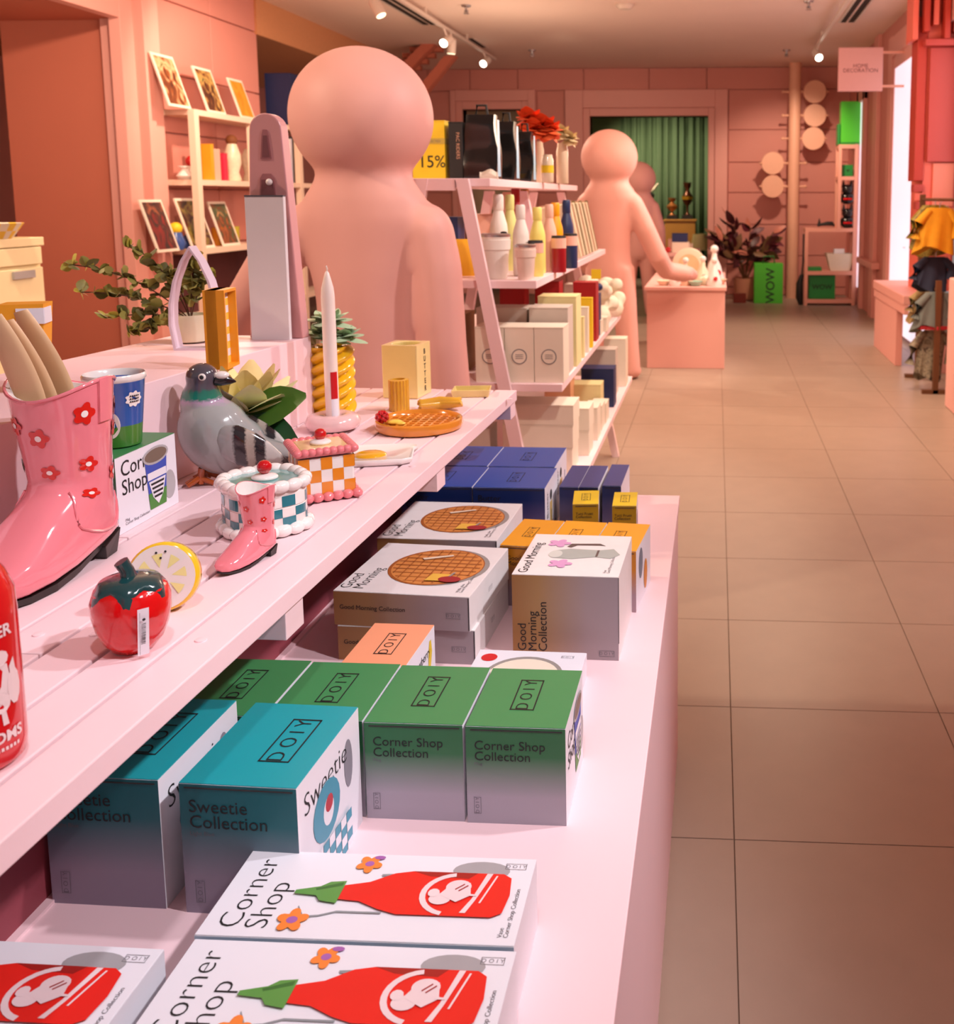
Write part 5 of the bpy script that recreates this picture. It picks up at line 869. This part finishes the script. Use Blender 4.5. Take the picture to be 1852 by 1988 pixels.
nm = ('cream', 'white', 'blush', 'pale teal')
for k, (x, y) in enumerate(((-.46, 8.6), (-.36, 8.56), (-.27, 8.62), (-.18, 8.55), (-.10, 8.66), (-.02, 8.58), (.03, 8.75), (-.30, 8.8), (-.12, 8.82), (-.42, 8.84))):
    kd = ('small_bowl', 'shell_dish', 'cake_figure')[k % 3]; knick(kd, x, y, 1.1, f"{nm[k % 4]} {kd.replace('_', ' ')} {('at the left front of', 'left of the middle of', 'mid front of', 'right of the middle of', 'by the clock on', 'at the front right of', 'at the right end of', 'just behind the front row of', 'beside the cake figure on', 'at the back left of')[k]} the counter", GLZ[k % 4])
t = thing('pink_table', 'second pink table beyond the counter with piled gift boxes', 'table', (-.33, 11.9, 0)); bx('top_board', -.27, .12, -.6, .6, .80, .84, COUNTERP, t); bx('body', -.25, .10, -.55, .55, 0, .80, COUNTERP, t)
for k, (x, y, z, w_, h_, m, l) in enumerate(((-.42, 11.6, .84, .20, .12, CREAM, 'cream box at the front of the far pink table'), (-.43, 11.6, .96, .18, .10, NAVY, 'blue box on top of the cream box on the far table'), (-.50, 11.9, .84, .16, .14, BPK, 'pink box at the left of the far table'), (-.40, 12.1, .84, .22, .08, VS, 'low ivory box deeper on the far table'))): pack('far_box', l, 'boxes on the far pink table', x, y, z, w_, .2, h_, m)
MB().ell((-.56, 11.42, .876), .035).build('red_ball', CHERRY, None, smooth=60); tag(bpy.data.objects['red_ball'], 'small red ball on the far pink table', 'ball')
# things in the curtain room
WD = mat('amber_wood', '#C98A3C', .5, .1, 10); t = thing('wooden_pedestal', 'amber wooden pedestal before the green curtain', 'pedestal', (-.62, 16.9, 0)); bx('body', -.26, .26, -.2, .2, 0, 1.08, WD, t, .01); bx('top_board', -.28, .28, -.22, .22, 1.08, 1.11, WD, t, .005)
def trophy(x, h_, m, label):
    t = thing('trophy', label, 'trophy', (x, 16.85, 1.11), 0, 'trophies on the wooden pedestal'); bx('base', -.09, .09, -.06, .06, 0, .07, BLACKM, t); MB().lathe([(.06,.07),(.02,.11),(.02,h_*.35),(.085,h_*.5),(.095,h_*.62),(.05,h_*.72),(.03,h_*.8),(.06,h_*.9),(.07,h_)], 18).build('cup', m, t, smooth=50)
trophy(.0-.50, .62, mat('dark_bronze', '#5A2F1C', .3, .2, 20, metal=.6), 'tall dark bronze trophy with a gold middle'); trophy(-.76, .36, mat('copper_metal', '#B8703C', .35, .1, metal=.5), 'small copper trophy beside the tall one')
MB().lathe([(.088, .33), (.098, .385)], 18, (-.50, 16.85, 1.11), caps=False).build('gold_band', mat('gold_metal', '#D9A02C', .3, .1, metal=.6), bpy.data.objects['trophy'], (.50, -16.85, -1.11))
for x, y, z, l in ((-.98, 16.2, .55, 'cream lamp left of the wooden pedestal'), (-.28, 16.3, .62, 'small cream lamp right of the wooden pedestal'), (.06, 16.75, .55, 'pale green lamp at the curtain edge')):
    t = thing('table_lamp', l, 'lamp', (x, y, 0), 0, 'lamps in the curtain room'); MB().lathe([(.16,z),(.11,z+.26)], 20, caps=False).build('shade', mat('cream_shade', '#F1E3A4', .6, .03), t); MB().lathe([(.07,z-.22),(.09,z-.12),(.03,z-.04),(.015,z+.1)], 16).build('stem', VS, t, smooth=50); bx('stand', -.18, .18, -.15, .15, 0, z-.22, WD, t)
t = thing('antler_vase', 'dark vase with pale horns left of the trophies', 'vase', (-1.14, 16.95, 0)); bx('stand', -.12, .12, -.12, .12, 0, 1.2, mat('olive_paint', '#8C8A4E', .6), t); MB().lathe([(.05,1.2),(.09,1.3),(.05,1.4)], 16).build('vase', VS, t, smooth=50); MB().lathe([(.03,1.40),(.08,1.52),(.04,1.56)], 14).build('dark_cup', BLACKM, t, smooth=50); MB().tube([(-.14,0,1.72),(-.06,0,1.62),(0,0,1.58),(.06,0,1.62),(.14,0,1.72)], [.012,.025,.03,.025,.012], 8).build('horns', VS, t, smooth=60)
# disc pole on the back wall
t = thing('disc_pole', 'tall peach pole with round discs held out on both sides', 'sculpture', (1.115, 14.62, 0)); POLE = mat('peach_pole_paint', '#F2B79A', .5, .03)
MB().lathe([(.085, 0), (.085, CH-.002)], 24).build('pole', POLE, t, smooth=40)
for px, py in ((1582, 178), (1582, 224), (1579, 269), (1500, 317), (1500, 362)):
    c = AY(px, py, 14.62); dx = c.x-1.115; sg = 1 if dx > 0 else -1
    dk = MB().lathe([(.160, -.012), (.165, -.006), (.165, .006), (.160, .012)], 36, M=Matrix.Translation((dx, 0, c.z)) @ Matrix.Rotation(R(90), 4, 'X')).build('disc', POLE, t, smooth=40)
    MB().tube([(-sg*.16, 0, c.z), (sg*.10, 0, c.z), (dx-sg*.15, 0, c.z)], [.014, .016, .02], 8).build('arm', POLE, t); MB().ell((-sg*.17, 0, c.z), .022).build('knob', POLE, t, smooth=60); MB().tube([(dx+sg*.15, 0, c.z), (dx+sg*.20, 0, c.z)], [.03, .006], 8).build('tip', POLE, t)
# burgundy plant in a pot, green bag
c = AZ(1445, 571, 0); t = thing('burgundy_plant', 'bushy burgundy leafed plant in a pot beside the green bag', 'plant', (.42, 14.3, 0)); MB().lathe([(.12,0),(.15,.02),(.17,.32),(.155,.32),(.15,.26)], 20).build('pot', mat('terracotta_pot', '#C98A6E', .7), t, smooth=40)
DL = [mat('burgundy_leaf', '#4A1F22', .45, .3, 12), mat('plum_leaf', '#6B2A38', .45, .3, 12), mat('bronze_leaf', '#7A5A3C', .45, .3, 12), mat('pink_edged_leaf', '#C97A66', .45, .2, 12)]; lms = [leaf_me('leaf', .22, .05, m, -.25, .2, 5) for m in DL]; rnd = random.Random(11)
for k in range(9):
    q = 2*math.pi*k/9; top = Vector((.40*math.cos(q), .24*math.sin(q), .78+.45*rnd.random())); MB().tube([(0, 0, .26), top*.5+Vector((0, 0, .22)), top], [.014, .01, .006], 6).build('stalk', DL[2], t)
    for j in range(18): put('leaf', lms[rnd.choice((0, 0, 0, 1, 1, 2, 3))], t, Vector((0, 0, .3)).lerp(top, .45+.55*rnd.random()), (math.cos(q)*.7+rnd.uniform(-.8, .8), rnd.uniform(-.8, .8), rnd.uniform(-.5, 1)), rnd.uniform(0, 6), rnd.uniform(.7, 1.2))
BG = mat('bright_green_card', '#4CC42E', .4, .03)
t = thing('green_bag', 'bright green bag lettered WOW on the floor beside the pole', 'bag', (.73, 13.95, 0)); bx('bag_body', -.20, .20, -.12, .12, 0, .56, BG, t, .004); MB().tube([(-.08, -.1, .56), (-.07, -.1, .66), (.07, -.1, .66), (.08, -.1, .56)], .010, 8).build('handle', mat('deep_green_card', '#1E7A2A', .5), t); text('WOW', .17, mat('dark_green_print', '#123F14', .5), t, frameM((.03, -.1215, .25), (0, 0, 1), (-1, 0, 0)), bold=.003)
tag(bx('floor_brick', .24, .42, 13.85, 13.98, 0, .13, mat('dark_red_brick', '#7A2D1E', .8, .1), bevel=.006), 'dark red brick on the floor beside the green bag', 'brick')
# open shelf unit at the right end
SX0, SX1, SY0, SY1 = 1.21, 1.90, 13.62, 13.95
t = thing('open_shelf', 'pink open shelf unit at the far right with green bags', 'shelf', (0, 0, 0)); SP = mat('pink_shelf_paint', '#EDA893', .5, .02)
for z in (.06, .45, 1.04): bx('shelf_board', SX0, SX1, SY0, SY1, z-.03, z+.02, SP, t)
for z in (1.74, 2.165): bx('shelf_board', 1.64, SX1, SY0, SY1, z-.03, z+.02, SP, t)
for x, zt in ((SX0, 1.04), (SX1-.04, 2.17)):
    for y in (SY0, SY1-.04): bx('post', x-.002, x+.042, y-.004, y+.044, 0, zt+.021, SP, t)
for y in (SY0, SY1-.04): bx('post', 1.638, 1.682, y-.004, y+.044, 1.04, 2.186, SP, t)
def gbag(x, z, w_, h_, m, label, lt=None, d_=.2):
    t = thing('green_bag', label, 'bag', (x, 13.79, z), 0, 'green bags on the open shelf'); bx('bag_body', -w_/2, w_/2, -d_/2, d_/2, 0, h_, m, t, .004); bx('fold', -w_/2, w_/2, -d_/2-.002, -d_/2, h_*.02, h_*.06, mat('deep_green_card', '#1E7A2A', .5), t)
    if lt: text(lt, w_*.26, mat('dark_green_print', '#123F14', .5), t, frameM((0, -d_/2-.003, h_*.5), (1, 0, 0), (0, 0, 1)), bold=.003)
GD = mat('deep_green_bag', '#1E8A3A', .45, .04)
gbag(1.80, 2.185, .26, .58, BG, 'tall bright green bag on top of the open shelf'); gbag(1.665-.02, 2.185, .03, .28, GD, 'narrow green bag edge on top of the open shelf'); gbag(1.78, 1.76, .14, .16, GD, 'small green box on the upper shelf board', 'W', .14); gbag(1.46, .08, .36, .33, GD, 'dark green WOW bag on the lowest shelf', 'WOW'); gbag(1.35, .47, .20, .05, GD, 'flat green pack on the middle shelf board')
def toy(x, z, s, label):
    t = thing('black_figure', label, 'figure', (x, 13.75, z), 0, 'black figures on the open shelf'); MB().ell((0, 0, .08*s), (.11*s, .08*s, .08*s)).build('body', BLACK, t, smooth=60); MB().ell((0, 0, .20*s), (.075*s, .07*s, .07*s)).build('head', BLACK, t, smooth=60); b = MB().lathe([(.03*s, .0), (.004, .10*s)], 10, (-.05*s, 0, .23*s)); b.build('ear', BLACK, t, smooth=40); MB().lathe([(.03*s, .0), (.004, .10*s)], 10, (.05*s, 0, .23*s)).build('ear', BLACK, t, smooth=40); bx('red_band', -.06*s, .06*s, -.085*s, -.075*s, .06*s, .085*s, RED, t)
toy(1.79, 1.06, 1.0, 'black figure with red band standing on the shelf'); toy(1.78, 1.385, 1.0, 'black figure with red band stacked on the lower one')
t = thing('black_slipper', 'black spiked slipper lying on the shelf board', 'slipper', (1.50, 13.75, 1.061)); b = MB(); b.loft([[(x, .05*w_*math.cos(q), .03*w_+h_*math.sin(q)*.5+h_*.5) for q in [2*math.pi*j/12 for j in range(12)]] for x, w_, h_ in ((-.11,.5,.03),(-.06,.9,.04),(.02,1,.06),(.09,.9,.06),(.12,.4,.04))]); b.build('slipper', BLACKM, t, smooth=60); MB().lathe([(.03, 0), (.004, .10)], 8, (-.09, 0, .03)).build('spike', BLACKM, t)
t = thing('white_basket', 'white plastic basket on the middle shelf board', 'basket', (1.70, 13.78, .472)); b = MB(); q4 = ((-1,-1),(1,-1),(1,1),(-1,1)); b.loft([[(x*a_, y*b_, z) for x, y in q4] for a_, b_, z in ((.13,.11,0),(.19,.14,.24),(.18,.13,.24),(.125,.105,.01))]); b.build('basket', CREAM, t); bx('paper', -.08, .06, -.05, .05, .1, .30, WHITE, t)
t = thing('black_umbrella_bag', 'black bag leaning against the left shelf post', 'bag', (1.15, 13.7, 0)); b = MB(); b.loft([[(.05*k*math.cos(q)+dx, .08*k*math.sin(q), z) for q in [2*math.pi*j/12 for j in range(12)]] for k, dx, z in ((.5,.02,0),(1,.0,.1),(.9,0,.3),(.5,.03,.42))]); b.build('bag_body', BLACKM, t, smooth=60); MB().tube([(.03,0,.42),(.045,0,.6),(.045,0,.98)], .012, 8).build('strap', BLACKM, t)
# hanging sign
t = thing('hanging_sign', 'square pink hanging sign reading HOME DECORATION', 'sign', (1.466, 10.5, 2.785)); bx('panel', -.227, .227, -.02, .02, -.22, .22, mat('sign_pink_paint', '#EDB2AE', .5, .02), t, .006); text('HOME\nDECORATION', .055, mat('sign_print', '#7A2E2A', .5), t, frameM((.0, -.0205, .01), (1, 0, 0), (0, 0, 1)))
for z in (.17, -.17): bx('bracket', .227, .45, -.012, .012, z-.012, z+.012, SP, t)
# clothes rail at the right edge
BRW = mat('brown_rail_wood', '#6B4326', .6, .1, 14); t = thing('clothes_rail', 'brown wooden clothes rail at the right edge', 'rail', (1.66, 7.45, 0)); bx('post', -.02, .02, -.02, .02, 0, .86, BRW, t); bx('post', -.02, .02, .66, .70, 0, 1.50, BRW, t); bx('post', .12, .16, -.02, .02, 0, 1.50, BRW, t); MB().tube([(0, .02, 1.46), (0, .68, 1.46)], .012, 8).build('bar', BRW, t); MB().tube([(0, .02, 1.46), (.14, .0, 1.46)], .012, 8).build('bar_arm', BRW, t); bx('lower_bar', -.015, .015, 0, .68, .78, .80, BRW, t); bx('foot', -.10, .10, -.02, .02, 0, .03, BRW, t); bx('foot', -.10, .10, .66, .70, 0, .03, BRW, t)
def garment(label, y, ztop, h_, wt, wb, m, trim=None, x=1.66, cat='garment'):
    t = thing('garment', label, cat, (x, y, ztop), 0, 'clothes on the rail'); n = 28; rings = []
    for f in (0, .06, .2, .45, .75, 1):
        ww = wt+(wb-wt)*f if f > .05 else wt*.75; rings.append([(ww*math.cos(q)*(1+.12*math.sin(5*q+y*9)*f)-.035*f, (.022+.035*f)*math.sin(q)*(1+.35*math.sin(7*q+y*5)*f), -h_*f+.035*f*math.sin(2*q+y*20)) for q in [2*math.pi*k/n for k in range(n)]])
    MB().loft(rings[::-1]).build('cloth', m, t, smooth=60)
    for sg in (-1, 1): MB().tube([(sg*wt*.7, 0, -.02), (sg*(wt+.045)-.01, -.01, -h_*.35), (sg*(wt+.05)-.03, -.015, -h_*.72)], [.030, .036, .040], 10).build('side_drape', m, t, smooth=60)
    if trim: MB().loft([[(wb*1.01*math.cos(q)*(1+.10*math.sin(5*q)), .060*math.sin(q)*(1+.25*math.sin(7*q)), z) for q in [2*math.pi*k/n for k in range(n)]] for z in (-h_-.002, -h_+.025)]).build('hem', trim, t)
    MB().tube([(0, 0, .0), (0, 0, .03), (.012, 0, .045)], .004, 6).build('hook', STEEL, t)
garment('mustard yellow jacket at the top of the clothes rail', 7.50, 1.40, .32, .10, .15, mat('mustard_jacket', '#D3960F', .8, .12, 20)); garment('olive patterned jacket beside the mustard one', 7.66, 1.42, .36, .10, .14, painting('olive_pattern', ['#6B5A1E', '#9C8A2C', '#3F3417'], 30)); garment('navy striped shorts below the jackets', 7.58, 1.03, .24, .09, .13, mat('navy_shorts', '#20263F', .8, .1, 20)); garment('grey shirt with red hem on the lower rail', 7.50, .77, .28, .08, .15, mat('slate_shirt', '#6E7672', .8, .08), mat('red_hem', '#B02A33', .7)); garment('khaki shirt on the lower rail behind the grey one', 7.74, .77, .24, .08, .14, mat('khaki_cloth', '#A58A5A', .8, .08)); garment('grey camouflage trousers hanging lowest on the rail', 7.56, .47, .36, .10, .10, painting('grey_camouflage', ['#6E6450', '#9A907A', '#4A4036'], 24))
t = thing('wall_lamp', 'small bright round lamp above the clothes rail', 'lamp', (1.80, 8.3, 1.33)); MB().ell((0, 0, 0), .03).build('bulb', mat('bulb_light', '#EAF6FF', .3, 0, emit=8), t, smooth=60); MB().lathe([(.06, .03), (.02, .05)], 12).build('cap', BLACKM, t)
MB().tube([(0, 0, .05), (0, .1, .07), (.12, .3, .07)], .008, 6).build('arm', BLACKM, t)
t = thing('windowsill_plant', 'small dark leafed plant in the right window', 'plant', (1.99, 10.2, .95)); lmx = leaf_me('leaf', .09, .03, LEAFD, -.3, .2, 4); bx('pot', -.05, .05, -.05, .05, -.10, 0, CREAM, t); bx('stand', -.04, .04, -.04, .04, -.89, -.10, WHITE, t)
for k in range(12): q = k*2.4; put('leaf', lmx, t, (0, 0, 0), (math.cos(q), math.sin(q), .5), 0, 1.1)

# ================================================================== left wall shelf with art cards
SHW = mat('cream_shelf_paint', '#F6D9C4', .5, .02)
sx = -4.19; t = thing('wall_shelf', 'pale open shelf unit along the left wall with art cards', 'shelf', (0, 0, 0)); ZS = [2.18, 1.62, 1.06, .50]
for z in ZS: bx('shelf_board', XL+.012, sx, 7.84, 11.6, z-.045, z, SHW, t)
for y in (7.86, 8.85, 9.85, 10.85, 11.55): bx('post', sx-.05, sx+.003, y-.035, y+.035, 0, 2.1805, SHW, t)
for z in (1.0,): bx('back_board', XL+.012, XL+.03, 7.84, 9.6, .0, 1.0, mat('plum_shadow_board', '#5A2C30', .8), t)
ART = [painting('art_brown_green', ['#4A2418', '#8C4A22', '#E0B98C', '#5A6A3A'], 6), painting('art_dark_gold', ['#2A1A14', '#6B3A1E', '#C7A15A', '#3F4A2A'], 7), painting('art_orange', ['#E8861A', '#F0A030', '#C96A14'], 5), painting('art_red_black', ['#8C1A14', '#2A1512', '#A85A3A'], 6), painting('art_olive_face', ['#3A3A1E', '#8C7A3A', '#5A2A24', '#2A2418'], 8), painting('art_leaf', ['#A85A2E', '#6B3A1E', '#3F5A3A', '#C98A5A'], 7)]
def card(px, py, w_, h_, z, m, label, lean=18):
    c = AX(px, py, sx-.03); t = thing('art_card', label, 'art print', (sx-.035, c.y, z+.001), 0, 'art cards on the left wall shelf'); M = Matrix.Rotation(R(-lean), 4, 'Y')
    MB().box(-.012, 0, -w_/2, w_/2, 0, h_, M).build('card', mat('card_cream', '#F6E8D8', .5), t); MB().box(.0002, .0012, -w_/2+.022, w_/2-.022, .022, h_-.022, M).build('print', m, t)
card(352, 202, .32, .43, ZS[0], ART[0], 'brown and green art card, nearest on the top shelf'); card(424, 215, .30, .40, ZS[0], ART[1], 'dark gold art card in the middle of the top shelf'); card(484, 226, .27, .37, ZS[0], ART[2], 'orange art card, third on the top shelf')
card(330, 480, .30, .42, ZS[2], ART[3], 'red and black art card at the near end of the third shelf'); card(398, 475, .36, .43, ZS[2], ART[4], 'olive portrait art card on the third shelf'); card(452, 470, .30, .40, ZS[2], ART[5], 'brown leaf art card farther along the third shelf')
def onsh(px, z): return AX(px, 340 if z > 1.4 else 470, sx-.12).y
for px, z, w_, h_, m, l, d_ in ((392, ZS[1], .05, .30, mat('orange_spine', '#F0A21C', .5), 'orange book standing on the second wall shelf', .16), (412, ZS[1], .17, .27, BPK, 'pink picture book on the second wall shelf', .03), (432, ZS[1], .07, .24, mat('magenta_card', '#D0284A', .5), 'magenta book behind the vase on the second wall shelf', .03)): tt_ = pack('shelf_book', l, 'books on the left wall shelf', sx-.10, onsh(px, z), z, d_, w_, h_, m, 0, 'book')
def vase(px, z, prof, m, label, top=None):
    t = thing('shelf_vase', label, 'vase', (sx-.13, onsh(px, z), z), 0, 'ceramics on the left wall shelf'); MB().lathe(prof, 20).build('vase', m, t, smooth=60)
    if top: MB().ell((0, 0, prof[-1][1]+.03), .05).build('top', top, t, smooth=60)
    else: MB().lathe([(prof[-1][0]*1.1, prof[-1][1]-.01), (prof[-1][0]*1.1, prof[-1][1])], 16).build('rim', m, t)
vase(455, ZS[1], [(.06,0),(.07,.02),(.05,.08),(.075,.16),(.07,.24),(.05,.30),(.04,.33)], mat('cream_spotted_glaze', '#EADAC0', .3, .2, 30), 'cream figure vase with brown hair on the second wall shelf', mat('brown_hair', '#7A4420', .7)); vase(488, ZS[1], [(.06,0),(.07,.02),(.05,.08),(.075,.16),(.07,.24),(.04,.30)], mat('cream_spotted_glaze', '#EADAC0', .3, .2, 30), 'cream wavy vase behind the shelf post')
vase(362, ZS[1], [(.05,0),(.07,.03),(.03,.08),(.05,.11)], CERW, 'white glass dish stack at the near end of the second wall shelf'); vase(376, ZS[1], [(.04,0),(.05,.04),(.02,.09),(.015,.12)], CERW, 'small white bird dish on the second wall shelf', CHERRY)
vase(372, ZS[2], [(.05,0),(.06,.03),(.05,.10),(.03,.12)], mat('blue_white_glaze', '#3A5AA0', .25, .3, 30), 'blue and white jar on the third wall shelf'); vase(345, ZS[2], [(.05,0),(.07,.05),(.05,.11),(.04,.14)], mat('blue_white_glaze', '#3A5AA0', .25, .3, 30), 'blue and white jar with yellow top nearest on the third wall shelf', YC)
for px, m, l in ((425, mat('amber_glass', '#D98A2C', .15, .1, trans=.3), 'amber glass tumbler on the third wall shelf'), (440, mat('rose_glass', '#D0644A', .15, .1, trans=.3), 'rose glass tumbler on the third wall shelf'), (457, mat('lime_glass', '#D9C94A', .15, .1, trans=.3), 'lime glass tumbler on the third wall shelf')): vase(px, ZS[2], [(.04,0),(.045,.01),(.05,.16),(.045,.16)], m, l)
c = AX(545, 236, sx-.14); pack('navy_shelf_box', 'tall dark navy box on top of the wall shelf beyond the wall end', None, sx-.17, 10.05, ZS[0], .26, .55, .52, mat('deep_navy_card', '#10204E', .5), 0)
for px, l in ((560, 'silver cylinder on the second wall shelf past the peg stand'), (572, 'dark green cylinder beside the silver one')): t = thing('shelf_canister', l, 'canister', (sx-.13, AX(px, 320, sx-.13).y, ZS[1]), 0, 'canisters on the left wall shelf'); MB().lathe([(.07,0),(.07,.44)], 18).build('can', STEEL if 'silver' in l else mat('bottle_green', '#31463A', .4), t, smooth=40); MB().lathe([(.072,.44),(.072,.46)], 18).build('lid', BLACKM, t)
# cream cabinet with a gingham dish, and the room beyond the passage
t = thing('cream_cabinet', 'cream drawer cabinet with grey pulls behind the riser', 'cabinet', (-3.2, 4.53, 0)); CC = mat('cream_cabinet_paint', '#F4E2B2', .5, .02); bx('body', -.5, -.02, -1.8, 0, 0, 1.25, CC, t); bx('top_board', -.5, 0, -1.8, .01, 1.25, 1.29, CC, t, .003)
for k in range(4):
    y1 = -.012-k*.445; d = bx('drawer', -.02, 0, y1-.43, y1, 1.165, 1.245, CC, t, .003); d2 = bx('door', -.02, 0, y1-.43, y1, .05, 1.15, CC, t, .003); bx('pull', 0, .012, y1-.21, y1-.07, 1.105, 1.14, mat('grey_pull', '#A9A2A0', .4), d2)
t = thing('gingham_dish', 'yellow gingham dish on the cream cabinet', 'dish', (-3.3, 4.30, 1.291)); b = MB(); n = 24
for j, (r0, z0, r1, z1) in enumerate(((.10, 0, .125, .035), (.125, .035, .15, .07))):
    for k in range(n): b.mi((j+k) % 2).add([(r0*math.cos(2*math.pi*k/n), r0*math.sin(2*math.pi*k/n), z0), (r0*math.cos(2*math.pi*(k+1)/n), r0*math.sin(2*math.pi*(k+1)/n), z0), (r1*math.cos(2*math.pi*(k+1)/n), r1*math.sin(2*math.pi*(k+1)/n), z1), (r1*math.cos(2*math.pi*k/n), r1*math.sin(2*math.pi*k/n), z1)], [(0,1,2,3)])
b.build('dish', [mat('gingham_yellow', '#F7CB4E', .5), CREAM], t); MB().lathe([(.10, .002), (.10, .006)], 24).build('base', CREAM, t)
t = thing('passage_shelf', 'pale shelf upright seen through the left doorway', 'shelf', (-6.3, 7.7, 0)); bx('upright', -.10, .05, 0, .06, 0, 2.1, SHW, t); bx('shelf_board', -.5, .05, .06, .5, 1.98, 2.02, SHW, t); bx('shelf_board', -.5, .05, .06, .5, 1.5, 1.54, SHW, t)
for k, (z, m, l) in enumerate(((2.021, mat('orange_lamp_cloth', '#F0A030', .6), 'orange drum on the shelf through the left doorway'), (1.541, DRED, 'red tin on the shelf through the left doorway'))): t = thing('passage_tin', l, 'tin', (-6.33, 7.95, z), 0, 'tins through the left doorway'); MB().lathe([(.11,0),(.11,.26)], 18).build('tin', m, t, smooth=40); MB().lathe([(.115,.26),(.115,.29)], 18).build('lid', YC, t)
